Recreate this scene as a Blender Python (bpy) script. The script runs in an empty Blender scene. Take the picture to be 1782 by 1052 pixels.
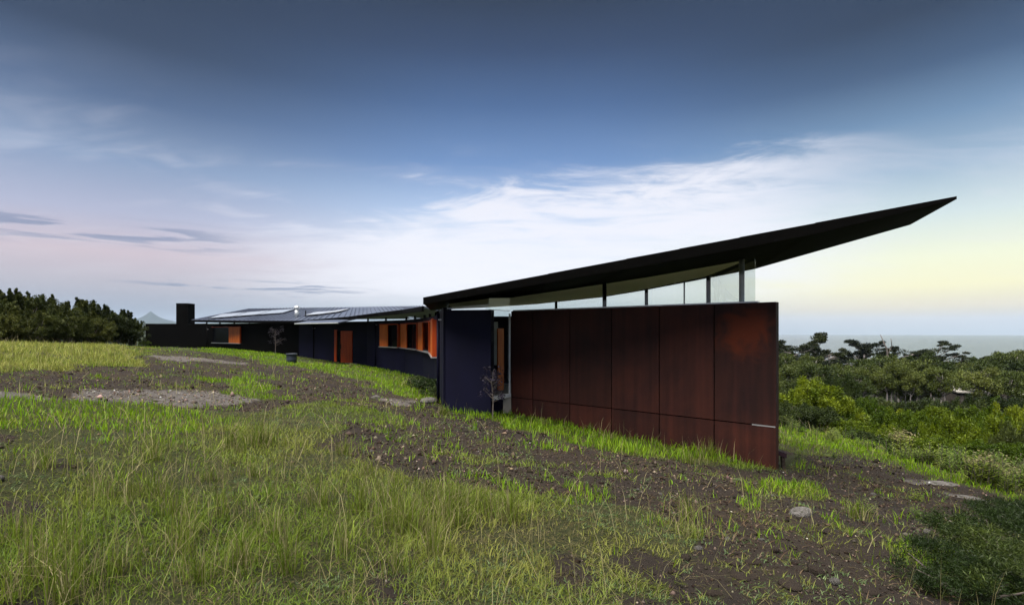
import bpy, math, random
import numpy as np
from mathutils import Vector

# ------------------------------------------------------------------ camera
# photograph coordinates: 1782 x 1052, focal length 900 px, eye level at row 577
FPX, CX, HY, EYE = 900.0, 891.0, 577.0, 1.6
scene = bpy.context.scene
C = scene.collection
cam_d = bpy.data.cameras.new('camera')
cam_d.sensor_width = 36.0
cam_d.lens = FPX / 1782.0 * 36.0
cam_d.shift_y = (HY - 526.0) / 1782.0
cam_d.clip_start = 0.05
cam_d.clip_end = 40000.0
cam = bpy.data.objects.new('camera', cam_d)
cam.location = (0, 0, EYE)
cam.rotation_euler = (math.radians(90), 0, 0)
C.objects.link(cam)
scene.camera = cam

# ------------------------------------------------------------------ exposure
EV = 3.0
scene.view_settings.view_transform = 'Standard'
scene.view_settings.look = 'None'
scene.view_settings.exposure = EV
scene.view_settings.gamma = 1.0
scene.view_settings.use_curve_mapping = False
scene.cycles.max_bounces = 8
scene.cycles.transparent_max_bounces = 24
scene.cycles.volume_bounces = 0
scene.cycles.use_denoising = True

def lin(r, g, b):
    f = lambda c: (c/255/12.92) if c/255 <= .04045 else ((c/255+.055)/1.055)**2.4
    return (f(r), f(g), f(b), 1.0)

# ------------------------------------------------------------------ sun (soft high twilight glow)
SUN_EL, SUN_AZ = math.radians(70), math.radians(215)      # azimuth clockwise from +Y
sd = Vector((math.sin(SUN_AZ)*math.cos(SUN_EL), math.cos(SUN_AZ)*math.cos(SUN_EL), math.sin(SUN_EL)))
sun_d = bpy.data.lights.new('sun', 'SUN')
sun_d.energy = 1.5
sun_d.angle = math.radians(70)
sun_d.color = (1.0, 0.95, 0.86)
sun = bpy.data.objects.new('sun', sun_d)
sun.rotation_euler = sd.to_track_quat('Z', 'Y').to_euler()
sun.location = (0, 0, 60)
C.objects.link(sun)

# ------------------------------------------------------------------ world: twilight sky
world = bpy.data.worlds.new('World')
scene.world = world
world.use_nodes = True
nt = world.node_tree
nt.nodes.clear()
N, L = nt.nodes, nt.links
def node(t, **kw):
    n = N.new(t)
    for k, v in kw.items():
        setattr(n, k, v)
    return n
def setin(n, sock, v):
    if hasattr(v, 'is_output'):
        L.new(v, n.inputs[sock])
    else:
        n.inputs[sock].default_value = v
def mth(op, a, b=0.0, c=0.0, clamp=False):
    n = node('ShaderNodeMath', operation=op, use_clamp=clamp)
    setin(n, 0, a); setin(n, 1, b); setin(n, 2, c)
    return n.outputs[0]
def smooth(v, a, b):
    n = node('ShaderNodeMapRange', interpolation_type='SMOOTHSTEP')
    setin(n, 0, v); setin(n, 1, a); setin(n, 2, b)
    return n.outputs[0]
def mixc(f, a, b):
    n = node('ShaderNodeMix', data_type='RGBA')
    setin(n, 0, f); setin(n, 6, a); setin(n, 7, b)
    return n.outputs[2]
def ramp(v, stops, top=40.0):
    n = node('ShaderNodeValToRGB')
    el = n.color_ramp.elements
    while len(el) < len(stops):
        el.new(0.5)
    for e, (p, c) in zip(el, stops):
        e.position = p/top; e.color = lin(*c)
    L.new(v, n.inputs[0])
    return n.outputs[0]
tc = node('ShaderNodeTexCoord')
sx = node('ShaderNodeSeparateXYZ'); L.new(tc.outputs['Generated'], sx.inputs[0])
dx, dy, dz = sx.outputs
elev = mth('MULTIPLY', mth('ARCSINE', dz), 57.29578)
azim = mth('MULTIPLY', mth('ARCTAN2', dx, dy), 57.29578)
elc = mth('DIVIDE', elev, 40.0, clamp=True)
hor = mth('SQRT', mth('SUBTRACT', 1.0, mth('MULTIPLY', dz, dz)))
sinaz = mth('DIVIDE', dx, mth('MAXIMUM', hor, 0.001))
rl = ramp(elc, [(0, (118,134,160)), (2.2, (138,146,168)), (4.2, (176,170,182)), (7, (205,186,194)), (10.5, (176,178,202)), (15, (132,152,184)), (20, (74,95,130)), (24.5, (37,51,76)), (29, (27,39,60)), (40, (26,38,60))])
rc = ramp(elc, [(0, (150,166,186)), (2, (182,190,202)), (4.5, (234,235,244)), (9, (232,238,250)), (13, (182,204,236)), (18, (108,142,192)), (23.5, (68,98,144)), (28.5, (42,61,95)), (32.5, (27,39,60)), (40, (26,38,60))])
rr = ramp(elc, [(0, (178,186,192)), (1.0, (194,194,196)), (2.2, (230,218,192)), (4, (252,245,194)), (6.5, (246,248,212)), (10, (214,228,226)), (14, (158,182,204)), (18, (108,139,172)), (22, (58,82,114)), (26, (31,46,69)), (40, (26,38,60))])
fl = smooth(sinaz, -0.05, -0.62)
fr = smooth(sinaz, 0.10, 0.62)
base = mixc(fr, mixc(fl, rc, rl), rr)
# high cirrus: streaks on a plane far above
zz = mth('MAXIMUM', mth('ADD', dz, 0.10), 0.02)
cmb = node('ShaderNodeCombineXYZ')
L.new(mth('DIVIDE', dx, zz), cmb.inputs[0]); L.new(mth('DIVIDE', dy, zz), cmb.inputs[1])
mp = node('ShaderNodeMapping'); L.new(cmb.outputs[0], mp.inputs[0])
mp.inputs['Rotation'].default_value = (0, 0, math.radians(28))
mp.inputs['Scale'].default_value = (0.55, 1.1, 1)
mp.inputs['Location'].default_value = (3.1, 1.7, 0)
nz = node('ShaderNodeTexNoise')
nz.inputs['Scale'].default_value = 1.1; nz.inputs['Detail'].default_value = 9
nz.inputs['Roughness'].default_value = 0.58; nz.inputs['Distortion'].default_value = 0.9
L.new(mp.outputs[0], nz.inputs['Vector'])
nz2 = node('ShaderNodeTexNoise')
nz2.inputs['Scale'].default_value = 3.2; nz2.inputs['Detail'].default_value = 8
nz2.inputs['Roughness'].default_value = 0.62; nz2.inputs['Distortion'].default_value = 1.2
L.new(mp.outputs[0], nz2.inputs['Vector'])
nn = mth('ADD', mth('MULTIPLY', nz.outputs[0], 0.62), mth('MULTIPLY', nz2.outputs[0], 0.38))
# the cloud sheet: a broad bank that climbs towards the sea side
up = mth('ADD', mth('ADD', 13.4, mth('MULTIPLY', azim, 0.115)), mth('MULTIPLY', mth('SUBTRACT', nn, 0.5), 26.0))
sheet = mth('MULTIPLY', smooth(elev, mth('ADD', up, 2.6), mth('SUBTRACT', up, 2.6)), smooth(elev, 1.5, 6.0))
side = mth('MULTIPLY', smooth(azim, -34.0, -8.0), smooth(azim, 40.0, 20.0))
sheet = mth('MULTIPLY', mth('MULTIPLY', sheet, side), smooth(nn, 0.26, 0.56))
base = mixc(mth('MULTIPLY', sheet, 0.92), base, lin(246, 245, 252))
# thin veils everywhere in the low sky
veil = mth('MULTIPLY', smooth(nn, 0.48, 0.72), mth('MULTIPLY', smooth(elev, 25.0, 12.0), smooth(elev, 3.0, 8.0)))
base = mixc(mth('MULTIPLY', veil, 0.34), base, lin(236, 232, 240))
# small grey stratus bars low on the land side
cm2 = node('ShaderNodeCombineXYZ')
L.new(mth('MULTIPLY', azim, 0.075), cm2.inputs[0]); L.new(mth('MULTIPLY', elev, 0.95), cm2.inputs[1])
nz3 = node('ShaderNodeTexNoise')
nz3.inputs['Scale'].default_value = 1.55; nz3.inputs['Detail'].default_value = 6; nz3.inputs['Roughness'].default_value = 0.55
nz3.inputs['Distortion'].default_value = 0.3
L.new(cm2.outputs[0], nz3.inputs['Vector'])
def window(e0, e1, a0, a1, se=0.8, sa=4.0):
    return mth('MULTIPLY', mth('MULTIPLY', smooth(elev, e0-se, e0+se), smooth(elev, e1+se, e1-se)),
               mth('MULTIPLY', smooth(azim, a0-sa, a0+sa), smooth(azim, a1+sa, a1-sa)))
bars = mth('MULTIPLY', smooth(nz3.outputs[0], 0.47, 0.58), window(7.6, 9.6, -60, -29))
bars2 = mth('MULTIPLY', smooth(nz3.outputs[0], 0.52, 0.60), window(3.6, 5.0, -36, -17, 0.5))
bars = mth('MAXIMUM', bars, bars2)
base = mixc(mth('MULTIPLY', bars, 0.72), base, lin(112, 124, 158))
sky = node('ShaderNodeTexSky', sky_type='NISHITA')
sky.sun_disc = False
sky.sun_elevation = SUN_EL; sky.sun_rotation = SUN_AZ
bg1 = node('ShaderNodeBackground'); L.new(base, bg1.inputs[0]); bg1.inputs[1].default_value = 2.0**(-EV)
bg2 = node('ShaderNodeBackground'); L.new(sky.outputs[0], bg2.inputs[0]); bg2.inputs[1].default_value = 0.05
mx = node('ShaderNodeMixShader'); mx.inputs[0].default_value = 0.04
L.new(bg1.outputs[0], mx.inputs[1]); L.new(bg2.outputs[0], mx.inputs[2])
wo = node('ShaderNodeOutputWorld'); L.new(mx.outputs[0], wo.inputs[0])

# ------------------------------------------------------------------ helpers
rng = np.random.default_rng(7)
random.seed(7)
def W(px, py, D):
    "photograph pixel + distance -> world point"
    return Vector(((px-CX)/FPX*D, D, EYE+(HY-py)/FPX*D))
def _hash(ix, iy, s):
    h = (ix.astype(np.int64)*374761393 + iy.astype(np.int64)*668265263 + s*974634777) & 0xffffffff
    h = ((h ^ (h >> 13))*1274126177) & 0xffffffff
    h = h ^ (h >> 16)
    return (h & 0xffffff)/float(0xffffff)
def vnoise(x, y, s=0):
    x = np.asarray(x, float); y = np.asarray(y, float)
    ix, iy = np.floor(x), np.floor(y)
    fx, fy = x-ix, y-iy
    fx = fx*fx*(3-2*fx); fy = fy*fy*(3-2*fy)
    a = _hash(ix, iy, s); b = _hash(ix+1, iy, s); c = _hash(ix, iy+1, s); d = _hash(ix+1, iy+1, s)
    return a+(b-a)*fx+(c-a)*fy+(a-b-c+d)*fx*fy
def fbm(x, y, s=0, o=4):
    t, a, n = 0, .5, 0
    for i in range(o):
        t = t+a*vnoise(x*2**i+i*17.3, y*2**i-i*9.1, s+i); n += a; a *= .5
    return t/n
def sstep(v, a, b):
    t = np.clip((v-a)/(b-a), 0, 1)
    return t*t*(3-2*t)
def height(x, y, fine=True):
    x = np.asarray(x, float); y = np.asarray(y, float)
    r = np.hypot(x, y)
    z = -.108*x-.047*y
    z = z-2.6*sstep(x+.12*(y-15), 11.6, 17.5)          # the bank falls away into the scrub
    s = np.maximum(0, -x-14); z = z-np.where(s < 20, .0041*s*s, 1.64+.164*(s-20))
    left = sstep(-x/np.maximum(r, .01), -.25, .12)
    far = -30+fbm(x/900, y/900, 3, 4)*40+62*sstep(r, 1500, 3300)*sstep(fbm(x/1500, y/1500, 5, 3), .05, .75)
    far = np.where(r > 4200, far-60*sstep(r, 4200, 5600), far)
    t = sstep(r, 52, 420)*left
    drop = -.0035*np.maximum(0, np.minimum(r, 160)-50)**2*left
    z = (z+drop)*(1-t)+far*t
    right = 1-left                                     # sea side: a wooded bench, then down to the shore
    bench = np.where(z < -13, -13+(z+13)*.16, z)
    bench = bench-40*sstep(r, 200, 330)
    z = z*(1-right)+bench*right
    z = np.maximum(z, -48)
    if fine:
        nearw = 1-sstep(r, 40, 90)
        z = z+nearw*((fbm(x*.35, y*.35, 11, 3)-.5)*.14+(fbm(x*1.6, y*1.6, 12, 3)-.5)*.07)
        z = z+sstep(r, 40, 120)*(1-sstep(r, 500, 900))*(fbm(x*.02, y*.02, 14, 3)-.5)*3
    return z
def gz(x, y):
    return float(height(np.array([x]), np.array([y]))[0])
def ghit(px, py):
    "ground point seen at a pixel of the photograph (terrain without its fine relief)"
    D = np.geomspace(1.2, 400, 4000)
    x = (px-CX)/FPX*D
    z = EYE+(HY-py)/FPX*D
    d = z-height(x, D, False)
    k = np.argmax(d < 0) if (d < 0).any() else len(D)-1
    return (x[k], D[k])
def inpoly(x, y, poly):
    c = np.zeros(x.shape, bool)
    n = len(poly); j = n-1
    for i in range(n):
        xi, yi = poly[i]; xj, yj = poly[j]
        with np.errstate(divide='ignore', invalid='ignore'):
            q = ((yi > y) != (yj > y)) & (x < (xj-xi)*(y-yi)/(yj-yi+1e-12)+xi)
        c ^= q; j = i
    return c
def npmesh(name, V, F, col=None, smooth_shade=False):
    me = bpy.data.meshes.new(name)
    V = np.asarray(V, np.float32); F = np.asarray(F, np.int32)
    k = F.shape[1]
    me.vertices.add(len(V)); me.vertices.foreach_set('co', V.ravel())
    me.loops.add(F.size); me.loops.foreach_set('vertex_index', F.ravel())
    me.polygons.add(len(F))
    me.polygons.foreach_set('loop_start', np.arange(0, F.size, k, dtype=np.int32))
    if smooth_shade:
        me.polygons.foreach_set('use_smooth', np.ones(len(F), bool))
    me.update(calc_edges=True)
    if col is not None:
        a = me.attributes.new('Col', 'FLOAT_COLOR', 'POINT')
        cc = np.ones((len(V), 4), np.float32); cc[:, :3] = col
        a.data.foreach_set('color', cc.ravel())
    me.validate()
    return me
def link(name, me, m=None, parent=None, **props):
    o = bpy.data.objects.new(name, me)
    C.objects.link(o)
    if m is not None and me is not None and len(me.materials) == 0:
        me.materials.append(m)
    if parent is not None:
        o.parent = parent
    for k, v in props.items():
        o[k] = v
    return o
def empty(name, loc, label, cat, group=None, rz=0):
    o = bpy.data.objects.new(name, None); C.objects.link(o)
    o.location = loc; o.rotation_euler = (0, 0, rz); o.empty_display_size = .2
    o['label'] = label; o['category'] = cat
    if group: o['group'] = group
    return o
def copy_tree(o, parent=None):
    c = o.copy(); C.objects.link(c); c.parent = parent
    for ch in o.children:
        copy_tree(ch, c)
    return c
class MB:
    "collects boxes, prisms and tubes, builds ONE mesh"
    def __init__(s): s.v = []; s.f = []
    def hexa(s, b, t):
        "bottom ring b and top ring t (same length, counter-clockwise from above)"
        n = len(b); k = len(s.v); s.v += [tuple(p) for p in b]+[tuple(p) for p in t]
        s.f.append(tuple(k+i for i in reversed(range(n)))); s.f.append(tuple(k+n+i for i in range(n)))
        for i in range(n):
            j = (i+1) % n
            s.f.append((k+i, k+j, k+n+j, k+n+i))
        return s
    def wall(s, p0, p1, z0, z1, th, z0b=None, z1b=None):
        "upright slab; front face on the line p0-p1 (front = right hand side walking p0->p1), thickness to the left"
        d = Vector((p1[0]-p0[0], p1[1]-p0[1])); d.normalize(); n = Vector((-d.y, d.x))*th
        z0b = z0 if z0b is None else z0b; z1b = z1 if z1b is None else z1b
        a0, a1 = Vector(p0[:2]), Vector(p1[:2]); b0, b1 = a0+n, a1+n
        return s.hexa([(*a0, z0), (*a1, z0b), (*b1, z0b), (*b0, z0)], [(*a0, z1), (*a1, z1b), (*b1, z1b), (*b0, z1)])
    def box(s, c, sx, sy, sz, rz=0):
        ca, sa = math.cos(rz), math.sin(rz); q = []
        for ax, ay in ((-1, -1), (1, -1), (1, 1), (-1, 1)):
            x, y = ax*sx/2, ay*sy/2
            q.append((c[0]+x*ca-y*sa, c[1]+x*sa+y*ca))
        return s.hexa([(*p, c[2]-sz/2) for p in q], [(*p, c[2]+sz/2) for p in q])
    def tube(s, pts, rad, n=8):
        pts = [Vector(p) for p in pts]; k = len(s.v); m = len(pts)
        if not hasattr(rad, '__len__'): rad = [rad]*m
        for i, p in enumerate(pts):
            d = (pts[min(i+1, m-1)]-pts[max(i-1, 0)]).normalized()
            u = d.cross(Vector((0, 0, 1)) if abs(d.z) < .9 else Vector((1, 0, 0))).normalized(); w = d.cross(u)
            for j in range(n):
                a = 2*math.pi*j/n
                s.v.append(tuple(p+(u*math.cos(a)+w*math.sin(a))*rad[i]))
        for i in range(m-1):
            for j in range(n):
                q = (j+1) % n
                s.f.append((k+i*n+j, k+i*n+q, k+(i+1)*n+q, k+(i+1)*n+j))
        s.f.append(tuple(k+j for j in reversed(range(n)))); s.f.append(tuple(k+(m-1)*n+j for j in range(n)))
        return s
    def lathe(s, c, prof, n=16):
        k = len(s.v); m = len(prof)
        for r, z in prof:
            for j in range(n):
                a = 2*math.pi*j/n
                s.v.append((c[0]+r*math.cos(a), c[1]+r*math.sin(a), c[2]+z))
        for i in range(m-1):
            for j in range(n):
                q = (j+1) % n
                s.f.append((k+i*n+j, k+i*n+q, k+(i+1)*n+q, k+(i+1)*n+j))
        s.f.append(tuple(k+j for j in reversed(range(n)))); s.f.append(tuple(k+(m-1)*n+j for j in range(n)))
        return s
    def mesh(s, name, org=(0, 0, 0), smooth_shade=False):
        me = bpy.data.meshes.new(name)
        me.from_pydata([(x-org[0], y-org[1], z-org[2]) for x, y, z in s.v], [], s.f)
        me.update()
        if smooth_shade:
            for p in me.polygons: p.use_smooth = len(p.vertices) == 4
        return me
    def build(s, name, m, parent=None, org=(0, 0, 0), sm=False, bevel=0, **props):
        o = link(name, s.mesh(name, org, sm), m, parent, **props)
        if bevel:
            b = o.modifiers.new('bevel', 'BEVEL'); b.width = bevel; b.segments = 2; b.limit_method = 'ANGLE'
        return o

# ------------------------------------------------------------------ materials
def newmat(name):
    m = bpy.data.materials.new(name); m.use_nodes = True
    t = m.node_tree; t.nodes.clear()
    return m, t
def nadd(t, typ, **kw):
    n = t.nodes.new(typ)
    for k, v in kw.items():
        if k.startswith('i_'): n.inputs[k[2:].replace('_', ' ')].default_value = v
        else: setattr(n, k, v)
    return n
def surface(name, c1, c2, scale=3.0, rough=.6, spec=.3, bump=.2, bscale=None, metal=0.0, stretch=(1, 1, 1), detail=6, c3=None, s3=.4, dist=.01):
    "two-tone noisy surface in object space with fine relief"
    m, t = newmat(name); l = t.links
    tcn = nadd(t, 'ShaderNodeTexCoord'); mpn = nadd(t, 'ShaderNodeMapping'); mpn.inputs['Scale'].default_value = stretch
    l.new(tcn.outputs['Object'], mpn.inputs[0])
    n1 = nadd(t, 'ShaderNodeTexNoise', i_Scale=scale, i_Detail=detail, i_Roughness=.6); l.new(mpn.outputs[0], n1.inputs['Vector'])
    r = nadd(t, 'ShaderNodeValToRGB'); e = r.color_ramp.elements
    e[0].position = .32; e[1].position = .68; e[0].color = (*c1, 1); e[1].color = (*c2, 1)
    l.new(n1.outputs[0], r.inputs[0]); col = r.outputs[0]
    if c3:
        n3 = nadd(t, 'ShaderNodeTexNoise', i_Scale=s3, i_Detail=5.0); l.new(tcn.outputs['Object'], n3.inputs['Vector'])
        mr = nadd(t, 'ShaderNodeMapRange'); mr.inputs[1].default_value = .5; mr.inputs[2].default_value = .72; l.new(n3.outputs[0], mr.inputs[0])
        mxn = nadd(t, 'ShaderNodeMix', data_type='RGBA'); l.new(mr.outputs[0], mxn.inputs[0]); l.new(col, mxn.inputs[6]); mxn.inputs[7].default_value = (*c3, 1)
        col = mxn.outputs[2]
    b = nadd(t, 'ShaderNodeBsdfPrincipled'); l.new(col, b.inputs['Base Color'])
    b.inputs['Roughness'].default_value = rough; b.inputs['Metallic'].default_value = metal; b.inputs['Specular IOR Level'].default_value = spec
    if bump:
        n2 = nadd(t, 'ShaderNodeTexNoise', i_Scale=bscale or scale*6, i_Detail=4.0); l.new(mpn.outputs[0], n2.inputs['Vector'])
        bp = nadd(t, 'ShaderNodeBump', i_Strength=bump, i_Distance=dist); l.new(n2.outputs[0], bp.inputs['Height']); l.new(bp.outputs[0], b.inputs['Normal'])
    o = nadd(t, 'ShaderNodeOutputMaterial'); l.new(b.outputs[0], o.inputs[0])
    return m
def leafmat(name, trans=.22, gain=1.0, rnd=.40, gloss=.015):
    "leaves and blades: colour per leaf from the mesh, a little different for every plant, lit through"
    m, t = newmat(name); l = t.links
    at = nadd(t, 'ShaderNodeAttribute', attribute_name='Col')
    oi = nadd(t, 'ShaderNodeObjectInfo')
    mr = nadd(t, 'ShaderNodeMapRange'); l.new(oi.outputs['Random'], mr.inputs[0])
    mr.inputs[3].default_value = gain*(1-rnd); mr.inputs[4].default_value = gain*(1+rnd)
    hs = nadd(t, 'ShaderNodeHueSaturation'); l.new(at.outputs['Color'], hs.inputs['Color']); l.new(mr.outputs[0], hs.inputs['Value'])
    hr = nadd(t, 'ShaderNodeMapRange'); l.new(oi.outputs['Random'], hr.inputs[0]); hr.inputs[3].default_value = .5+.05*rnd; hr.inputs[4].default_value = .5-.05*rnd
    l.new(hr.outputs[0], hs.inputs['Hue'])
    d = nadd(t, 'ShaderNodeBsdfDiffuse'); tr = nadd(t, 'ShaderNodeBsdfTranslucent'); g = nadd(t, 'ShaderNodeBsdfGlossy', i_Roughness=.5)
    for n in (d, tr): l.new(hs.outputs[0], n.inputs[0])
    m1 = nadd(t, 'ShaderNodeMixShader'); m1.inputs[0].default_value = trans; l.new(d.outputs[0], m1.inputs[1]); l.new(tr.outputs[0], m1.inputs[2])
    m2 = nadd(t, 'ShaderNodeMixShader'); m2.inputs[0].default_value = gloss; l.new(m1.outputs[0], m2.inputs[1]); l.new(g.outputs[0], m2.inputs[2])
    o = nadd(t, 'ShaderNodeOutputMaterial'); l.new(m2.outputs[0], o.inputs[0])
    return m
def glassmat(name, tint=(.945, .965, .955), ior=1.5):
    m, t = newmat(name); l = t.links
    lw = nadd(t, 'ShaderNodeLayerWeight', i_Blend=.5)
    pw = nadd(t, 'ShaderNodeMath', operation='POWER'); l.new(lw.outputs['Facing'], pw.inputs[0]); pw.inputs[1].default_value = 5.0
    fr_ = nadd(t, 'ShaderNodeMath', operation='MULTIPLY_ADD'); l.new(pw.outputs[0], fr_.inputs[0]); fr_.inputs[1].default_value = .8; fr_.inputs[2].default_value = .035
    tr = nadd(t, 'ShaderNodeBsdfTransparent'); tr.inputs[0].default_value = (*tint, 1)
    g = nadd(t, 'ShaderNodeBsdfGlossy', i_Roughness=.0); g.inputs[0].default_value = (1, 1, 1, 1)
    m1 = nadd(t, 'ShaderNodeMixShader'); l.new(fr_.outputs[0], m1.inputs[0]); l.new(tr.outputs[0], m1.inputs[1]); l.new(g.outputs[0], m1.inputs[2])
    o = nadd(t, 'ShaderNodeOutputMaterial'); l.new(m1.outputs[0], o.inputs[0])
    return m
M = {}
M['navy'] = surface('navy_wall', (.0016, .0016, .0105), (.0030, .0030, .018), 1.2, .65, .15, .25, 30)
M['black'] = surface('black_steel', (.0009, .0008, .0008), (.0016, .0014, .0013), 2.0, .7, .03, .1)
M['soffit'] = surface('dark_soffit', (.0016, .0011, .0008), (.0030, .0021, .0014), 1.5, .7, .03, .1, stretch=(1, 6, 1))
M['ceiling'] = surface('cream_ceiling', (.74, .66, .45), (.80, .72, .52), 1.0, .7, .2, .05)
M['roof'] = surface('grey_roof_sheet', (.042, .052, .080), (.060, .072, .108), 1.3, .42, .4, .15)
M['silver'] = surface('galvanised_steel', (.45, .47, .50), (.60, .62, .64), 6, .35, .5, .05, metal=.7)
M['white'] = surface('white_frame_paint', (.55, .57, .62), (.68, .70, .74), 5, .45, .4, .04)
M['timber'] = surface('orange_timber', (.40, .075, .006), (.62, .150, .016), 2.2, .5, .3, .25, stretch=(5, 5, .5), dist=.006)
M['redtimber'] = surface('red_timber_door', (.32, .034, .003), (.48, .066, .006), 2.2, .5, .3, .25, stretch=(5, 5, .5), dist=.006)
M['glass'] = glassmat('clear_glass')
M['darkglass'] = surface('dark_window_glass', (.002, .002, .005), (.003, .003, .006), 1, .1, .06, 0)
M['solar'] = surface('solar_glass', (.20, .22, .25), (.28, .30, .33), 2, .12, .9, 0)
M['floor'] = surface('concrete_floor', (.30, .28, .26), (.38, .36, .33), 2, .6, .3, .1)
M['rock'] = surface('pale_stone', (.060, .055, .052), (.17, .16, .155), 7, .9, .15, 1.0, 14, c3=(.035, .036, .026), s3=4, dist=.03)
M['brownrock'] = surface('brown_stone', (.016, .0125, .011), (.042, .032, .025), 9, .9, .12, .8, 20, dist=.03)
M['bark'] = surface('grey_bark', (.06, .05, .045), (.14, .12, .11), 6, .9, .1, .6, 20, stretch=(1, 1, .3))
M['palebark'] = surface('pale_gum_bark', (.16, .14, .14), (.30, .27, .26), 3, .85, .1, .4, 14, stretch=(1, 1, .3))
M['tub'] = surface('blue_grey_plastic', (.028, .036, .055), (.04, .05, .075), 4, .55, .3, .05)
M['leaf'] = leafmat('leaf')
M['grass'] = leafmat('grass_blade', trans=.4, rnd=0.0, gloss=.012)
def corten():
    m, t = newmat('rusted_steel_sheet'); l = t.links
    tcn = nadd(t, 'ShaderNodeTexCoord'); P_ = tcn.outputs['Object']
    n1 = nadd(t, 'ShaderNodeTexNoise', i_Scale=.55, i_Detail=7.0, i_Roughness=.65, i_Distortion=.5); l.new(P_, n1.inputs['Vector'])
    r = nadd(t, 'ShaderNodeValToRGB'); e = r.color_ramp.elements
    e[0].position = .30; e[1].position = .70; e[0].color = (.0135, .0031, .0036, 1); e[1].color = (.047, .0105, .0052, 1); l.new(n1.outputs[0], r.inputs[0])
    # reflected light painted into the colour: sheets turn blue-black towards the house end
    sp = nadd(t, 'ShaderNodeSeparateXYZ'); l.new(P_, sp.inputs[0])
    refl = nadd(t, 'ShaderNodeMapRange', interpolation_type='SMOOTHSTEP'); refl.inputs[1].default_value = 2.6; refl.inputs[2].default_value = -.9; l.new(sp.outputs[0], refl.inputs[0])
    mxa = nadd(t, 'ShaderNodeMix', data_type='RGBA'); pm = nadd(t, 'ShaderNodeMath', operation='MULTIPLY'); pm.inputs[1].default_value = .8; l.new(refl.outputs[0], pm.inputs[0])
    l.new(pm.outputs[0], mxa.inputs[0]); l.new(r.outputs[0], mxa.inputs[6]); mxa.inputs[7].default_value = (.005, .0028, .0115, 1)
    # run-off streaks and fine mottling
    mpn = nadd(t, 'ShaderNodeMapping'); mpn.inputs['Scale'].default_value = (5, 5, .25); l.new(P_, mpn.inputs[0])
    n2 = nadd(t, 'ShaderNodeTexNoise', i_Scale=1.6, i_Detail=6.0); l.new(mpn.outputs[0], n2.inputs['Vector'])
    hs = nadd(t, 'ShaderNodeHueSaturation'); vr = nadd(t, 'ShaderNodeMapRange'); vr.inputs[1].default_value = .3; vr.inputs[2].default_value = .7; vr.inputs[3].default_value = .68; vr.inputs[4].default_value = 1.35
    l.new(n2.outputs[0], vr.inputs[0]); oi = nadd(t, 'ShaderNodeObjectInfo'); orr = nadd(t, 'ShaderNodeMapRange'); orr.inputs[3].default_value = .75; orr.inputs[4].default_value = 1.25; l.new(oi.outputs['Random'], orr.inputs[0])
    vm = nadd(t, 'ShaderNodeMath', operation='MULTIPLY'); l.new(vr.outputs[0], vm.inputs[0]); l.new(orr.outputs[0], vm.inputs[1])
    l.new(mxa.outputs[2], hs.inputs['Color']); l.new(vm.outputs[0], hs.inputs['Value'])
    # bright fresh rust bloom high on the last sheet
    dv = nadd(t, 'ShaderNodeVectorMath', operation='DISTANCE'); dv.inputs[1].default_value = RUST
    l.new(P_, dv.inputs[0])
    n3 = nadd(t, 'ShaderNodeTexNoise', i_Scale=2.6, i_Detail=6.0, i_Distortion=1.0); l.new(P_, n3.inputs['Vector'])
    ad = nadd(t, 'ShaderNodeMath', operation='MULTIPLY_ADD'); l.new(n3.outputs[0], ad.inputs[0]); ad.inputs[1].default_value = -1.1; l.new(dv.outputs['Value'], ad.inputs[2])
    bl = nadd(t, 'ShaderNodeMapRange', interpolation_type='SMOOTHSTEP'); bl.inputs[1].default_value = .12; bl.inputs[2].default_value = -.38; l.new(ad.outputs[0], bl.inputs[0])
    mxb = nadd(t, 'ShaderNodeMix', data_type='RGBA'); l.new(bl.outputs[0], mxb.inputs[0]); l.new(hs.outputs[0], mxb.inputs[6]); mxb.inputs[7].default_value = (.085, .013, .002, 1)
    b = nadd(t, 'ShaderNodeBsdfPrincipled'); l.new(mxb.outputs[2], b.inputs['Base Color']); b.inputs['Roughness'].default_value = .68; b.inputs['Specular IOR Level'].default_value = .25
    n4 = nadd(t, 'ShaderNodeTexNoise', i_Scale=22.0, i_Detail=5.0); l.new(P_, n4.inputs['Vector'])
    bp = nadd(t, 'ShaderNodeBump', i_Strength=.25, i_Distance=.01); l.new(n4.outputs[0], bp.inputs['Height']); l.new(bp.outputs[0], b.inputs['Normal'])
    o = nadd(t, 'ShaderNodeOutputMaterial'); l.new(b.outputs[0], o.inputs[0])
    return m

# ------------------------------------------------------------------ ground: where soil, lawn and gravel lie (world polygons)
def wpoly(pts): return [ghit(*p) for p in pts]
DIRT = [wpoly(p) for p in (
    [(-120, 664), (0, 655), (120, 642), (235, 634), (262, 618), (290, 609), (345, 611), (420, 622), (505, 634), (560, 645), (640, 672), (600, 690), (520, 700), (480, 716), (400, 716), (300, 706), (200, 702), (100, 694), (0, 690), (-120, 700)],
    [(560, 655), (640, 676), (700, 690), (765, 708), (860, 735), (1000, 770), (1130, 800), (1260, 818), (1400, 812), (1560, 822), (1660, 838), (1790, 880), (1900, 930), (1800, 1000), (1640, 1060), (1560, 1140), (1180, 1140), (1180, 1010), (1220, 930), (1120, 885), (960, 866), (800, 850), (660, 815), (590, 775), (600, 745), (700, 735), (640, 700), (560, 690), (520, 672)],
    [(1400, 800), (1470, 792), (1600, 815), (1700, 845), (1560, 850), (1430, 838)],
)]
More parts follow.
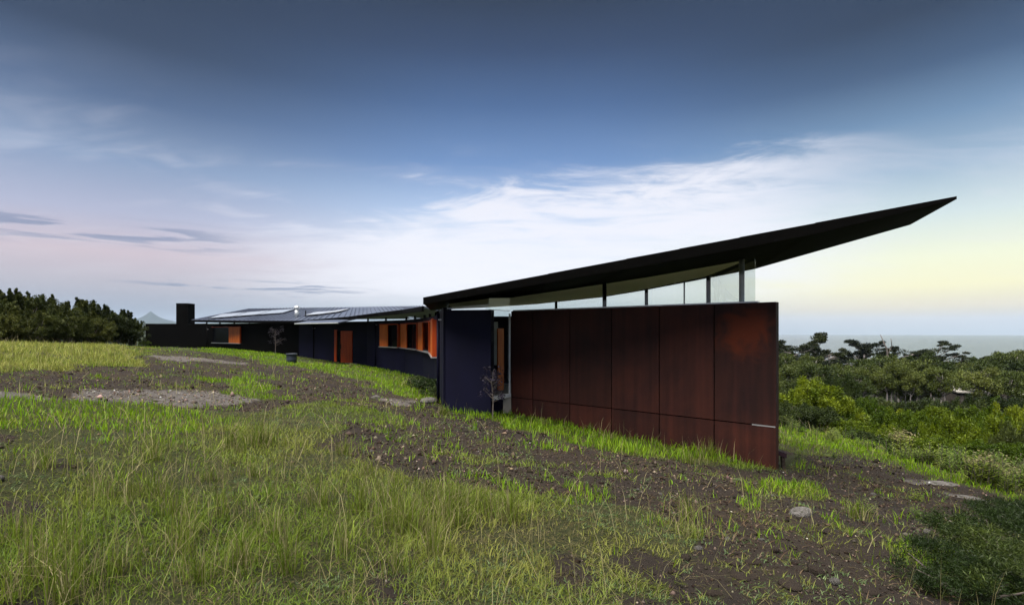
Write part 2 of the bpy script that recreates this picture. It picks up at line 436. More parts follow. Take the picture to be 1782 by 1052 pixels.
LUSH = [wpoly(p) for p in (
    [(-120, 692), (0, 690), (60, 690), (200, 700), (300, 708), (370, 725), (420, 740), (370, 757), (250, 762), (120, 750), (0, 752), (-120, 765)],
    [(375, 660), (430, 655), (470, 662), (465, 682), (500, 695), (430, 693), (385, 678)],
    [(345, 611), (400, 604), (520, 630), (620, 635), (700, 642), (760, 668), (775, 700), (730, 698), (660, 668), (560, 648), (480, 636), (420, 622)],
    [(770, 700), (860, 712), (900, 725), (960, 735), (1080, 752), (1180, 775), (1260, 798), (1200, 806), (1080, 790), (980, 768), (880, 740), (790, 716)],
    [(1355, 740), (1420, 742), (1560, 790), (1680, 830), (1782, 860), (1782, 880), (1640, 836), (1540, 806), (1440, 785), (1360, 780)],
    [(1280, 870), (1330, 866), (1340, 880), (1300, 884)], [(1420, 896), (1460, 905), (1480, 920), (1440, 912)],
    [(1290, 845), (1400, 835), (1480, 880), (1400, 875)],
    [(1520, 935), (1640, 950), (1782, 985), (1782, 1052), (1700, 1040), (1560, 970)],
    [(150, 655), (175, 653), (180, 660), (155, 662)], [(640, 668), (700, 672), (740, 700), (690, 692)],
)]
PALE = [wpoly(p) for p in (
    [(-60, 690), (40, 687), (130, 692), (180, 680), (300, 676), (400, 684), (440, 694), (400, 703), (280, 700), (180, 697), (60, 692), (-60, 697)],
    [(1570, 834), (1625, 838), (1640, 845), (1600, 846)], [(1640, 858), (1712, 872), (1700, 878), (1650, 866)],
    [(640, 690), (700, 694), (740, 706), (690, 704)], [(250, 617), (330, 622), (420, 632), (400, 634), (280, 624)],
)]
HAY = [wpoly(p) for p in (
    [(-200, 596), (0, 588), (120, 596), (230, 612), (250, 632), (200, 640), (90, 645), (0, 652), (-200, 668)],
)]
def masks(x, y):
    wx = x+(fbm(x*.9, y*.9, 21, 4)-.5)*1.3*np.clip(np.hypot(x, y)/14, .35, 1.6)
    wy = y+(fbm(x*.9, y*.9, 27, 4)-.5)*1.3*np.clip(np.hypot(x, y)/14, .35, 1.6)
    def any_(P):
        m = np.zeros(x.shape, bool)
        for p in P: m |= inpoly(wx, wy, p)
        return m.astype(float)
    d, l, p, h = any_(DIRT), any_(LUSH), any_(PALE), any_(HAY)
    n = fbm(x*.8+9, y*.8, 31, 4)
    d = np.maximum(d*np.where(n > .60, .35, 1.0), sstep(n, .56, .68)*.85*(1-h))     # scattered bare spots
    d = d*(1-l)
    return d, l, p, h

# ground sheet: polar grid about the viewpoint, fine in front, out past the coast
ang = np.concatenate([np.radians(np.linspace(-62, 62, 520)), np.radians(np.linspace(62, 298, 90)[1:-1])])
rad = np.geomspace(.45, 8800, 400)
A_, R_ = np.meshgrid(ang, rad)
X_, Y_ = (np.sin(A_)*R_).ravel(), (np.cos(A_)*R_).ravel()
Zg = height(X_, Y_)
nearm = np.hypot(X_, Y_) < 75
dm = np.zeros(X_.shape); lm = dm.copy(); pm_ = dm.copy(); hm = dm.copy()
dm[nearm], lm[nearm], pm_[nearm], hm[nearm] = masks(X_[nearm], Y_[nearm])
# broken clods where the soil is bare
Zg[nearm] += (dm[nearm]*((fbm(X_[nearm]*5, Y_[nearm]*5, 41, 3)-.5)*.09))*(1-pm_[nearm]*.7)
na, nr = len(ang), len(rad)
idx = np.arange(na*nr).reshape(nr, na)
q = np.stack([idx[:-1, :], np.roll(idx, -1, 1)[:-1, :], np.roll(idx, -1, 1)[1:, :], idx[1:, :]], -1).reshape(-1, 4)
V = np.stack([X_, Y_, Zg], 1)
V = np.vstack([V, [[0, 0, gz(0, 0)]]])
tri_c = np.stack([np.roll(idx[0], -1), idx[0], np.full(na, na*nr)], -1)
q = q[:, ::-1]
me = npmesh('ground', V, q, np.vstack([np.stack([dm, lm, pm_], 1), [[0, 0, 0]]]), True)
def groundmat():
    m, t = newmat('hillside_soil'); l = t.links
    at = nadd(t, 'ShaderNodeAttribute', attribute_name='Col'); sp = nadd(t, 'ShaderNodeSeparateColor'); l.new(at.outputs['Color'], sp.inputs[0])
    g = nadd(t, 'ShaderNodeNewGeometry'); P_ = g.outputs['Position']
    def nz_(s, d=6.0, r=.6):
        n = nadd(t, 'ShaderNodeTexNoise', i_Scale=s, i_Detail=d, i_Roughness=r); l.new(P_, n.inputs['Vector']); return n.outputs[0]
    def rp(v, a, b, p0=.35, p1=.65):
        r = nadd(t, 'ShaderNodeValToRGB'); e = r.color_ramp.elements; e[0].position = p0; e[1].position = p1; e[0].color = (*a, 1); e[1].color = (*b, 1); l.new(v, r.inputs[0]); return r.outputs[0]
    def mx_(f, a, b):
        n = nadd(t, 'ShaderNodeMix', data_type='RGBA'); l.new(f, n.inputs[0]); l.new(a, n.inputs[6]); l.new(b, n.inputs[7]); return n.outputs[2]
    big, fine = nz_(.5), nz_(11.0, 10.0, .78)
    soil = mx_(fine, rp(big, (.007, .0056, .0056), (.013, .0097, .0082)), rp(big, (.038, .030, .027), (.056, .042, .031)))
    turf = mx_(nz_(9.0, 8.0, .75), rp(fine, (.010, .010, .006), (.026, .028, .012), .42, .58), rp(nz_(30.0, 5.0), (.028, .034, .012), (.075, .082, .030), .4, .62))
    pale = rp(nz_(9.0, 8.0, .75), (.045, .040, .040), (.17, .155, .15))
    wood = rp(nz_(.08), (.010, .014, .006), (.026, .036, .014))
    # weeds thin out raggedly at the edge of the bare soil
    e1 = nadd(t, 'ShaderNodeMath', operation='MULTIPLY_ADD'); l.new(fine, e1.inputs[0]); e1.inputs[1].default_value = .8; l.new(sp.outputs[0], e1.inputs[2])
    e2 = nadd(t, 'ShaderNodeMapRange', interpolation_type='SMOOTHSTEP'); l.new(e1.outputs[0], e2.inputs[0]); e2.inputs[1].default_value = .55; e2.inputs[2].default_value = 1.05
    c = mx_(e2.outputs[0], turf, soil)
    e3 = nadd(t, 'ShaderNodeMath', operation='MULTIPLY'); l.new(sp.outputs[2], e3.inputs[0]); e3.inputs[1].default_value = .8
    c = mx_(e3.outputs[0], c, pale)
    ln = nadd(t, 'ShaderNodeVectorMath', operation='LENGTH'); l.new(P_, ln.inputs[0])
    fd = nadd(t, 'ShaderNodeMapRange'); l.new(ln.outputs['Value'], fd.inputs[0]); fd.inputs[1].default_value = 26; fd.inputs[2].default_value = 60
    c = mx_(fd.outputs[0], c, wood)
    b = nadd(t, 'ShaderNodeBsdfPrincipled'); l.new(c, b.inputs['Base Color']); b.inputs['Roughness'].default_value = .95; b.inputs['Specular IOR Level'].default_value = .15
    bp = nadd(t, 'ShaderNodeBump', i_Strength=1.0, i_Distance=.08); l.new(fine, bp.inputs['Height']); l.new(bp.outputs[0], b.inputs['Normal'])
    o = nadd(t, 'ShaderNodeOutputMaterial'); l.new(b.outputs[0], o.inputs[0])
    return m
ground = link('ground', me, groundmat(), kind='structure')

# ------------------------------------------------------------------ sea, far mountain
def seamat():
    m, t = newmat('sea_water'); l = t.links
    g = nadd(t, 'ShaderNodeNewGeometry'); mpn = nadd(t, 'ShaderNodeMapping'); l.new(g.outputs['Position'], mpn.inputs[0]); mpn.inputs['Scale'].default_value = (.35, 1, 1)
    mpn.inputs['Rotation'].default_value = (0, 0, math.radians(-35))
    n = nadd(t, 'ShaderNodeTexNoise', i_Scale=.03, i_Detail=8.0, i_Roughness=.62); l.new(mpn.outputs[0], n.inputs['Vector'])
    b = nadd(t, 'ShaderNodeBsdfPrincipled'); b.inputs['Base Color'].default_value = (.025, .038, .045, 1); b.inputs['Roughness'].default_value = .22; b.inputs['IOR'].default_value = 1.33
    bp = nadd(t, 'ShaderNodeBump', i_Strength=.55, i_Distance=6.0); l.new(n.outputs[0], bp.inputs['Height']); l.new(bp.outputs[0], b.inputs['Normal'])
    o = nadd(t, 'ShaderNodeOutputMaterial'); l.new(b.outputs[0], o.inputs[0])
    return m
SEA = -40.0
a_ = np.linspace(0, 2*np.pi, 181)[:-1]
Vs = [(0, 0, SEA)]+[(8300*math.sin(a), 8300*math.cos(a), SEA) for a in a_]
me = bpy.data.meshes.new('sea'); me.from_pydata(Vs, [], [(0, 1+(i+1) % 180, 1+i) for i in range(180)]); me.update()
link('sea', me, seamat(), kind='structure')

pk = W(262, 543, 6500)
nA, nR = 96, 40
vv = []
for i in range(nR+1):
    r = 2600*(i/nR)**1.5
    for j in range(nA):
        a = 2*math.pi*j/nA
        base_h = pk.z*(.36*math.exp(-(r/95)**1.2)+.33*math.exp(-(r/420)**1.3)+.36*math.exp(-(r/1500)**2))
        rough_ = (float(fbm(np.array([r/160+math.cos(a)*3]), np.array([math.sin(a)*3+5]), 61, 4)[0])-.5)*.22*pk.z*min(1, r/400)
        vv.append((r*math.cos(a), r*math.sin(a)*.7, base_h*1.0+rough_*(1-r/2700)-40*(i/nR)))
ff = [(i*nA+j, (i+1)*nA+j, (i+1)*nA+(j+1) % nA, i*nA+(j+1) % nA) for i in range(nR) for j in range(nA)]
me = bpy.data.meshes.new('mountain'); me.from_pydata(vv, [], ff); me.update()
mo = link('mountain', me, surface('forested_slope', (.008, .014, .012), (.018, .026, .020), .004, .95, .1, 0), kind='structure')
mo.location = (pk.x, pk.y, 0)

# air between here and the far hills
me = MB().hexa([(-9600, -9600, -49), (9600, -9600, -49), (9600, 9600, -49), (-9600, 9600, -49)], [(-9600, -9600, 270), (9600, -9600, 270), (9600, 9600, 270), (-9600, 9600, 270)]).mesh('haze')
mh, th_ = newmat('pale_haze')
pv = nadd(th_, 'ShaderNodeVolumePrincipled', i_Density=.000055); pv.inputs['Color'].default_value = (.62, .78, 1.0, 1)
oo = nadd(th_, 'ShaderNodeOutputMaterial'); th_.links.new(pv.outputs[0], oo.inputs['Volume'])
link('haze', me, mh, kind='stuff')

# ------------------------------------------------------------------ the house
def ZR(z): return z+EYE          # heights measured from eye level
A0, A1 = Vector((-.016, 14.31)), Vector((5.008, 9.82))       # rusted wall, house end and sea end
uA = (A1-A0).normalized(); nA_ = Vector((uA.y, -uA.x))        # outward normal (towards the yard)
LA = (A1-A0).length
HO = Vector((-2.0, 20.0, gz(-2.0, 20.0)))
house = empty('house', HO, 'long dark house with a soaring wedge roof, rusted steel end wall and orange timber shutters', 'house')
def part(mb, name, m, parent=None, **kw):
    return mb.build(name, m, parent or house, HO, **kw)
pr = A1-uA*.55
RUST = (pr.x-HO.x, pr.y-HO.y, ZR(.02)-HO.z)
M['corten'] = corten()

# rusted steel wall: backing, then separate sheets with open joints
backw = part(MB().wall(A0, A1, ZR(-3.4), ZR(.565), .16), 'steel_wall', M['black'])
cols = [0, 1.155, 2.355, 3.555, 4.755, 5.955, LA]
for i in range(6):
    for lo, hi, fl_ in ((-1.792, .568, 0), (-3.3, -1.815, 1)):
        p0 = A1-uA*(cols[i+1]-.011)+nA_*.022; p1 = A1-uA*(cols[i]+(.011 if i else -.004))+nA_*.022
        mb = MB().wall(p0, p1, ZR(lo), ZR(hi), .018)
        # screw heads along the edges
        w = (p1-p0).length
        zs = [hi-.09, hi-.62, hi-1.18, hi-1.74, lo+.07] if not fl_ else [hi-.08]
        for z in zs:
            for s in (.06, w/2, w-.06):
                c = p0+(p1-p0).normalized()*s
                k = len(mb.v)
                mb.hexa([(*(c+uA*.011*math.cos(a)+nA_*.0), ZR(z)+.011*math.sin(a)) for a in np.linspace(0, 2*np.pi, 7)[:-1]],
                        [(*(c+uA*.008*math.cos(a)+nA_*.006), ZR(z)+.008*math.sin(a)) for a in np.linspace(0, 2*np.pi, 7)[:-1]])
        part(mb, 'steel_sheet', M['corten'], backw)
# bright strip of flashing showing at the open joint by the sea end
part(MB().wall(A1-uA*.42+nA_*.026, A1+nA_*.026, ZR(-1.815), ZR(-1.792), .006), 'joint_strip', M['silver'], backw)
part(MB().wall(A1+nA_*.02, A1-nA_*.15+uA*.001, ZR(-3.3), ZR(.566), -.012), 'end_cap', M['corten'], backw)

# dark blue wall beside the glazed corner
B0, B1 = Vector((-1.75, 13.62)), Vector((-.545, 13.36))
part(MB().wall(B0, B1, ZR(-2.9), ZR(.572), .34), 'blue_wall', M['navy'], bevel=.006)

# ---- the wedge roof: straight yard edge, slanting sea edge, rising to a point
N0, N1 = W(737, 518, 12.9), W(1665, 342, 7.32)
frac = [0, .35, .52, .62, .72, .83, 1.0]
near_top = [N0.lerp(N1, f) for f in frac]
thick = [.15, .17, .18, .18, .18, .16, .035]
far_bot = [Vector((-4.0, 25.5, ZR(1.05))), W(933, 529, 20.5), W(1049, 517, 17), W(1124, 504.5, 15), W(1200, 490, 13.5), W(1313, 468, 12.0), W(1584, 391, 9.24)]
near_bot = [p-Vector((0, 0, t)) for p, t in zip(near_top, thick)]
far_top = [p+Vector((0, 0, t*.8)) for p, t in zip(far_bot, thick)]
n_ = len(frac)
vr_ = near_top+far_top+far_bot+near_bot
fr__ = []
for i in range(n_-1):
    for a in range(4):
        b = (a+1) % 4
        fr__.append((a*n_+i, a*n_+i+1, b*n_+i+1, b*n_+i))
fr__ += [(0, n_, 2*n_, 3*n_), (4*n_-1, 3*n_-1, 2*n_-1, n_-1)]
mb = MB(); mb.v = [tuple(p) for p in vr_]; mb.f = fr__
wedge = part(mb, 'wedge_roof', M['soffit'])
tri_b = []
for i in range(n_-1):
    tri_b += [(near_bot[i], near_bot[i+1], far_bot[i+1]), (near_bot[i], far_bot[i+1], far_bot[i])]
def under(x, y):
    "height of the wedge roof's underside"
    best, bz = -9, ZR(1.0)
    for a, b, c in tri_b:
        d = (b.y-c.y)*(a.x-c.x)+(c.x-b.x)*(a.y-c.y)
        l1 = ((b.y-c.y)*(x-c.x)+(c.x-b.x)*(y-c.y))/d; l2 = ((c.y-a.y)*(x-c.x)+(a.x-c.x)*(y-c.y))/d; l3 = 1-l1-l2
        m_ = min(l1, l2, l3)
        if m_ > best: best, bz = m_, l1*a.z+l2*b.z+l3*c.z
    return bz
# black fascia along the yard edge
mb = MB()
for i in range(n_-1):
    a, b = near_top[i].copy(), near_top[i+1].copy()
    o = Vector((nA_.x, nA_.y, 0))*.012
    mb.hexa([a-Vector((0, 0, thick[i]+.012))+o, b-Vector((0, 0, thick[i+1]+.004))+o, b-Vector((0, 0, thick[i+1]+.004))-o*.1, a-Vector((0, 0, thick[i]+.012))-o*.1],
            [a+o+Vector((0, 0, .01)), b+o+Vector((0, 0, .004)), b-o*.1+Vector((0, 0, .004)), a-o*.1+Vector((0, 0, .01))])
part(mb, 'fascia', M['black'], wedge)

# glass lines
def onA(px, off=-.06):
    v = 165-.1127*(1350-px); D = 1620/v
    p = Vector(((px-CX)/FPX*D, D)); return p+nA_*off
gn = [Vector((-1.73, 13.80)), Vector((-.60, 13.60)), Vector((-.06, 14.36)), onA(968), onA(1047), onA(1126), onA(1172), onA(1287), onA(1313)]
gf = [gn[-1], Vector((4.83, 12.55)), Vector((4.08, 14.2)), Vector((2.95, 16.7)), Vector((1.55, 19.2)), Vector((-1.2, 23.4))]
def pane(p, q, z0, par=None, gap=.004, top=None):
    d = (q-p).normalized()
    p, q = p+d*gap, q-d*gap
    t0, t1 = under(*p)-.01, under(*q)-.01
    if top is not None: t0 = t1 = top
    return part(MB().wall(p, q, z0, t0, .01, z0, t1), 'glass_pane', M['glass'], par)
for i in range(len(gn)-1):
    if i == 1: continue
    pane(gn[i], gn[i+1], ZR(.60))
for i in range(len(gf)-1):
    pane(gf[i], gf[i+1], ZR(-1.74) if i else ZR(.60))
# pale ceiling inside the glass
mb = MB()
ci = [p-nA_*.05 for p in gn[:-1]]+[gn[-1]-nA_*.03-uA*.2]
cf = [Vector((-2.6, 22.6)), Vector((-1.4, 22.8)), Vector((.4, 20.6)), Vector((1.5, 18.9)), Vector((2.7, 16.8)), Vector((3.6, 14.9)), Vector((3.95, 14.1)), Vector((4.7, 12.5)), Vector((4.68, 10.4))]
for i in range(len(ci)-1):
    for k in range(8):
        def lp(a, b, t): return a+(b-a)*t
        q4 = [lp(ci[i], cf[i], k/8), lp(ci[i+1], cf[i+1], k/8), lp(ci[i+1], cf[i+1], (k+1)/8), lp(ci[i], cf[i], (k+1)/8)]
        j = len(mb.v)
        mb.v += [(p.x, p.y, under(p.x, p.y)-.014) for p in q4]; mb.f.append((j+3, j+2, j+1, j))
part(mb, 'ceiling', M['ceiling'], wedge)
# sill flashing on top of the rusted wall
part(MB().wall(A0-nA_*.02+uA*.03, onA(1318, -.02), ZR(.570), ZR(.598), .13), 'sill_flashing', M['silver'], backw)
# round posts carrying the roof
for p, r in ((onA(1287, -.13), .052), (onA(1047, -.13), .05), (Vector((3.80, 14.62)), .05), (Vector((4.70, 12.42)), .035), (Vector((1.62, 19.0)), .05)):
    zb = ZR(.566) if p.y < 12.4 and p.x < 4.6 else ZR(-1.74)
    part(MB().tube([(p.x, p.y, zb), (p.x, p.y, under(p.x, p.y)+.02)], r, 16), 'post', M['silver'] if r > .051 else M['black'], sm=True)
for px in (1172, 1236):       # slim mullions of the sea side seen through the clerestory
    p = gf[2].lerp(gf[1], .5 if px == 1172 else .98)
    part(MB().tube([(p.x, p.y, ZR(-1.74)), (p.x, p.y, under(p.x, p.y))], .02, 8), 'mullion', M['silver'], sm=True)
# glazed corner: tall pane between the blue wall and the rusted wall
g0, g1 = gn[1], gn[2]
gw = pane(g0, g1, ZR(-1.72))
dg = (g1-g0).normalized(); ng = Vector((dg.y, -dg.x))
part(MB().wall(g0+ng*.09, g1+ng*.05+dg*.02, ZR(-1.80), ZR(-1.715), .16), 'sill', M['white'], gw)
part(MB().wall(g1-dg*.05+ng*.03, g1+ng*.03, ZR(-1.71), ZR(.5), .03), 'frame', M['white'], gw)
part(MB().wall(g0+ng*.02+dg*.02, g0+ng*.02+dg*.05, ZR(-1.71), ZR(.56), .03), 'frame', M['silver'], gw)
part(MB().wall(g0+ng*.012+dg*.0, g1+ng*.012, ZR(.575), ZR(.59), .012), 'transom', M['silver'], gw)
part(MB().wall(g0, g1, ZR(-2.9), ZR(-1.81), .10), 'base_panel', M['navy'])
# inside the glazed corner: timber lining board, pale blind, dark partition, concrete floor
part(MB().wall(W(867, 577, 15.2).xy, W(877, 577, 15.4).xy, ZR(-1.73), ZR(.10), .05), 'timber_lining', M['timber'])
part(MB().wall(W(857, 577, 15.6).xy, W(866.5, 577, 15.6).xy, ZR(-1.0), ZR(.30), .03), 'blind', M['white'])
part(MB().wall((-2.3, 17.4), (.9, 17.4), ZR(-1.73), ZR(.52), .12), 'partition', M['navy'])
mb = MB(); fl2 = [Vector((-1.6, 14.0)), Vector((-.6, 13.75)), A0-nA_*.2, A1-nA_*.2-uA*.2, Vector((4.75, 12.5)), Vector((4.0, 14.2)), Vector((1.5, 19.2)), Vector((-1.2, 23.3)), Vector((-2.5, 20))]
mb.hexa([(p.x, p.y, ZR(-3.9)) for p in fl2], [(p.x, p.y, ZR(-1.745)) for p in fl2])
part(mb, 'floor_slab', M['floor'])

# ---- curving blue wall with the shutters, door wing and far wing
CW = [Vector(p) for p in ((-31.6, 44.6), (-26.3, 44.4), (-20.6, 40.4), (-15.0, 36.4), (-9.1, 32.4), (-5.95, 28.75), (-4.35, 25.3), (-3.32, 22.1), (-2.72, 18.9), (-1.86, 14.0))]
TOPZ = .66
names = ['chimney_wing_wall', 'shutter_wing_wall', 'recess_wall', 'entry_wall', 'curved_wall', 'curved_wall', 'curved_wall', 'curved_wall', 'curved_wall']
walls = []
for i in range(len(CW)-1):
    top = .70 if i == 0 else TOPZ
    walls.append(part(MB().wall(CW[i], CW[i+1], ZR(-3.0), ZR(top), .22-.004*(i % 2)), names[i], M['navy'] if i > 2 else M['black']))
# chimney
c = W(323, 577, 45.4)
part(MB().box((c.x, c.y, ZR(.9)), 1.02, 1.0, 3.06, 0).box((c.x, c.y, ZR(2.45)), 1.06, 1.04, .05), 'chimney', M['black'], bevel=.01)
# glass strip and struts between wall top and roof
def offs(p, i, d):
    "point pushed out from the wall line into the yard"
    a = CW[max(i-1, 0)]; b = CW[min(i+1, len(CW)-1)]; t = (b-a).normalized()
    return p+Vector((t.y, -t.x))*d
for i in range(1, len(CW)-2):
    if i in (3,): continue
    a, b = CW[i], CW[i+1]; t = (b-a).normalized(); nn_ = Vector((t.y, -t.x))
    L_ = (b-a).length; k = max(1, round(L_/2.1))
    for j in range(k):
        p0_, p1_ = a+t*(L_*j/k+.05)-nn_*.08, a+t*(L_*(j+1)/k-.05)-nn_*.08
        part(MB().wall(p0_, p1_, ZR(TOPZ+.003), ZR(TOPZ+.165), .012), 'clerestory_pane', M['glass'])
        q_ = a+t*(L_*j/k)-nn_*.02
        part(MB().wall(q_, q_+t*.07, ZR(TOPZ+.001), ZR(TOPZ+.17), .09), 'strut', M['black'])

# low roof over the wings
EV_ = [W(333, 556.0, 42.2), W(420, 557.2, 39.2), W(520, 557.5, 34.0), W(605, 550.6, 31.0), W(660, 543.3, 27.0), W(703, 538.0, 23.2), W(738, 532.0, 17.6)]
RG0, RG1 = W(432, 537, 47.0), W(737, 532, 41.0)
rf = [0, .22, .45, .62, .75, .87, 1]
RG = [RG0.lerp(RG1, f) for f in rf]
BK = [p+Vector((3.0, 6.0, -.7)) for p in RG]
def roof_z(x, y):
    best, bz = -9, 2.0
    for i in range(len(EV_)-1):
        for a, b, c in ((EV_[i], EV_[i+1], RG[i+1]), (EV_[i], RG[i+1], RG[i])):
            d = (b.y-c.y)*(a.x-c.x)+(c.x-b.x)*(a.y-c.y)
            l1 = ((b.y-c.y)*(x-c.x)+(c.x-b.x)*(y-c.y))/d; l2 = ((c.y-a.y)*(x-c.x)+(a.x-c.x)*(y-c.y))/d; l3 = 1-l1-l2
            m_ = min(l1, l2, l3)
            if m_ > best: best, bz = m_, l1*a.z+l2*b.z+l3*c.z
    return bz
ne = len(EV_)
mb = MB(); rows = [EV_, RG, BK]
tk = .14
for row in rows: mb.v += [tuple(p) for p in row]
for row in rows: mb.v += [(p.x, p.y, p.z-tk) for p in row]
for r_ in range(2):
    for i in range(ne-1):
        mb.f.append((r_*ne+i, r_*ne+i+1, (r_+1)*ne+i+1, (r_+1)*ne+i))
        o = 3*ne; mb.f.append((o+r_*ne+i, o+(r_+1)*ne+i, o+(r_+1)*ne+i+1, o+r_*ne+i+1))
o = 3*ne
for i in range(ne-1):
    mb.f.append((i, o+i, o+i+1, i+1)); mb.f.append((2*ne+i, 2*ne+i+1, o+2*ne+i+1, o+2*ne+i))
mb.f += [(0, ne, o+ne, o), (ne, 2*ne, o+2*ne, o+ne), (ne-1, o+ne-1, o+2*ne-1, 2*ne-1), (2*ne-1, o+2*ne-1, o+3*ne-1, 3*ne-1)]
low = part(mb, 'low_roof', M['roof'])
# black gutter along the eave, raised ribs up the sheets
mb = MB()
for i in range(ne-1):
    a, b = EV_[i], EV_[i+1]; t = (b-a).normalized(); nn_ = Vector((t.y, -t.x, 0)).normalized()*.07
    dn, up_ = Vector((0, 0, -.19)), Vector((0, 0, -.012))
    mb.hexa([a+dn+nn_, b+dn+nn_, b+dn+nn_*.04, a+dn+nn_*.04], [a+up_+nn_, b+up_+nn_, b+up_+nn_*.04, a+up_+nn_*.04])
part(mb, 'gutter', M['black'], low)
for i in range(ne-1):
    cnt = max(2, int((EV_[i+1]-EV_[i]).length/.62))
    mb = MB()
    for j in range(cnt):
        f = (j+.5)/cnt
        a, b = EV_[i].lerp(EV_[i+1], f), RG[i].lerp(RG[i+1], f)
        s_ = (EV_[i+1]-EV_[i]).normalized()*.025
        u_ = Vector((0, 0, .045))
        a2 = a+(b-a)*.005
        mb.hexa([a2-s_, a2+s_, b+s_, b-s_], [a2-s_*.5+u_, a2+s_*.5+u_, b+s_*.5+u_, b-s_*.5+u_])
    part(mb, 'roof_ribs', M['roof'], low)
# solar panels
def solar(pxs, D0, D1, skew):
    for a, b in zip(pxs[:-1], pxs[1:]):
        cs = []
        for px, D in ((a+.35, D0), (b-.35, D0), (b-.35+skew, D1), (a+.35+skew, D1)):
            x, y = (px-CX)/FPX*D, D
            cs.append(Vector((x, y, roof_z(x, y)+.11)))
        d = Vector((0, 0, .045))
        sp_ = part(MB().hexa([p-d for p in cs], cs), 'solar_panel', M['black'], low)
        c = sum(cs, Vector())/4
        ins = [p+(c-p)*.035+Vector((0, 0, .004)) for p in cs]
        part(MB().hexa([p-Vector((0, 0, .003)) for p in ins], ins), 'solar_glass', M['solar'], low)
        for p in (cs[0].lerp(cs[1], .1), cs[1].lerp(cs[0], .1)):
            q_ = p+Vector((0, .08, 0))
            part(MB().tube([(q_.x, q_.y, roof_z(q_.x, q_.y)-.01), (q_.x, q_.y, p.z-.03)], .02, 6), 'panel_leg', M['black'], low)
solar([362, 405, 448, 492], 41.4, 43.7, 24)
solar([528, 562, 590], 36.6, 38.8, 20)
# flue
c = W(516.5, 577, 36.9); zb = roof_z(c.x, c.y)
fz = W(516, 531, 36.9).z-zb
part(MB().lathe((c.x, c.y, zb-.05), [(.155, 0), (.155, fz*.62), (.12, fz*.64), (.12, fz*.72), (.19, fz*.73), (.21, fz*.86), (.16, fz*.98), (.03, fz+.04)], 18), 'flue', M['silver'], sm=True)
c = W(532, 577, 36.6); zb = roof_z(c.x, c.y)
part(MB().tube([(c.x, c.y, zb-.03), (c.x, c.y, zb+.42)], .035, 8), 'vent_pipe', M['black'])
# entry canopy
q4 = [W(513, 562.3, 31.3), W(588, 560.8, 29.6), W(628, 552.2, 31.6), W(548, 555.0, 34.6)]
mb = MB().hexa([p-Vector((0, 0, .05)) for p in q4], q4)
part(mb, 'entry_canopy', M['roof'])
part(MB().tube([q4[0]-Vector((0, 0, .03)), q4[1]-Vector((0, 0, .03))], .04, 8), 'canopy_edge', M['silver'])

# ---- windows with timber shutters
def window_unit(p, q, z0, z1, shutter=(0, .5), out=.16, ang=0, name='window'):
    "p->q along the wall (yard side on the right hand); shutter as a fraction of the width"
    d = (q-p).normalized(); n = Vector((d.y, -d.x)); w = (q-p).length
    win = part(MB().wall(p+n*.012, q+n*.012, ZR(z0), ZR(z1), .04), name, M['darkglass'])
    part(MB().wall(p+n*(out+.04)-d*.02, q+n*(out+.04)+d*.03, ZR(z0-.045), ZR(z0-.004), out+.03), 'sill', M['silver'], win)
    part(MB().wall(p+n*(out)-d*.03, q+n*(out)+d*.03, ZR(z1+.004), ZR(z1+.05), .06), 'head_track', M['redtimber'], win)
    part(MB().wall(q+n*out-d*.002, q+n*out+d*.03, ZR(z0), ZR(z1), out-.014), 'reveal', M['redtimber'], win)
    s0, s1 = p+d*w*shutter[0]+n*(out-.01), p+d*w*shutter[1]+n*(out-.01)
    sh = part(MB().wall(s0-n*.03, s1-n*.03, ZR(z0+.01), ZR(z1-.002), .02), 'shutter', M['redtimber'], win)
    k = max(3, round((s1-s0).length/.14))
    for j in range(k):
        a, b = s0.lerp(s1, j/k)+d*.005, s0.lerp(s1, (j+1)/k)-d*.005
        part(MB().wall(a, b, ZR(z0+.005), ZR(z1), .028), 'board', M['timber'], win)
    return win
def wl(px, D): return Vector(((px-CX)/FPX*D, D))
def onwall(px, i):
    a, b = CW[i], CW[i+1]; k = (px-CX)/FPX
    s = (k*a.y-a.x)/((b.x-a.x)-k*(b.y-a.y)); return a+(b-a)*s
window_unit(onwall(665, 4), onwall(696, 4), -.86, .40, (0, .46), .18)
window_unit(onwall(702.5, 5), onwall(731, 5), -.87, .40, (0, .40), .20)
window_unit(onwall(734.5, 6), onwall(754, 6), -.88, .42, (0, .42), .22)
window_unit(onwall(755.5, 7), onwall(763, 7), -.88, .42, (.35, 1.0), .22)
we = window_unit(onwall(371, 1), onwall(419.5, 1), -.90, .37, (.62, 1.0), .12)

# entry door
d0, d1 = onwall(594, 3), onwall(613.5, 3); dd = (d1-d0).normalized(); dn_ = Vector((dd.y, -dd.x))
zt, zb_ = W(600, 575.5, 33.3).z, W(600, 631, 33.3).z
door = part(MB().wall(d0+dn_*.03, d1+dn_*.03, zb_, zt, .05), 'door', M['redtimber'])
k = 6
for j in range(k):
    a, b = d0.lerp(d1, j/k)+dd*.006+dn_*.055, d0.lerp(d1, (j+1)/k)-dd*.006+dn_*.055
    part(MB().wall(a, b, zb_+.005, zt-.005, .03), 'board', M['redtimber'], door)
part(MB().tube([(*(d0+dd*.1+dn_*.11), zb_+.9), (*(d0+dd*.1+dn_*.11), zb_+1.2)], .015, 8), 'handle', M['black'], door)
part(MB().wall(onwall(587, 3)+dn_*.02, onwall(593.5, 3)+dn_*.02, zb_, zt, .03), 'side_light', M['darkglass'])
part(MB().wall(onwall(583, 3)+dn_*.06, onwall(587, 3)+dn_*.06, zb_-.05, zt+.08, .07), 'door_jamb', M['redtimber'])
part(MB().wall(onwall(585, 3)+dn_*.42, onwall(623, 3)+dn_*.42, zb_-.14, zb_-.01, .40), 'threshold', M['floor'])
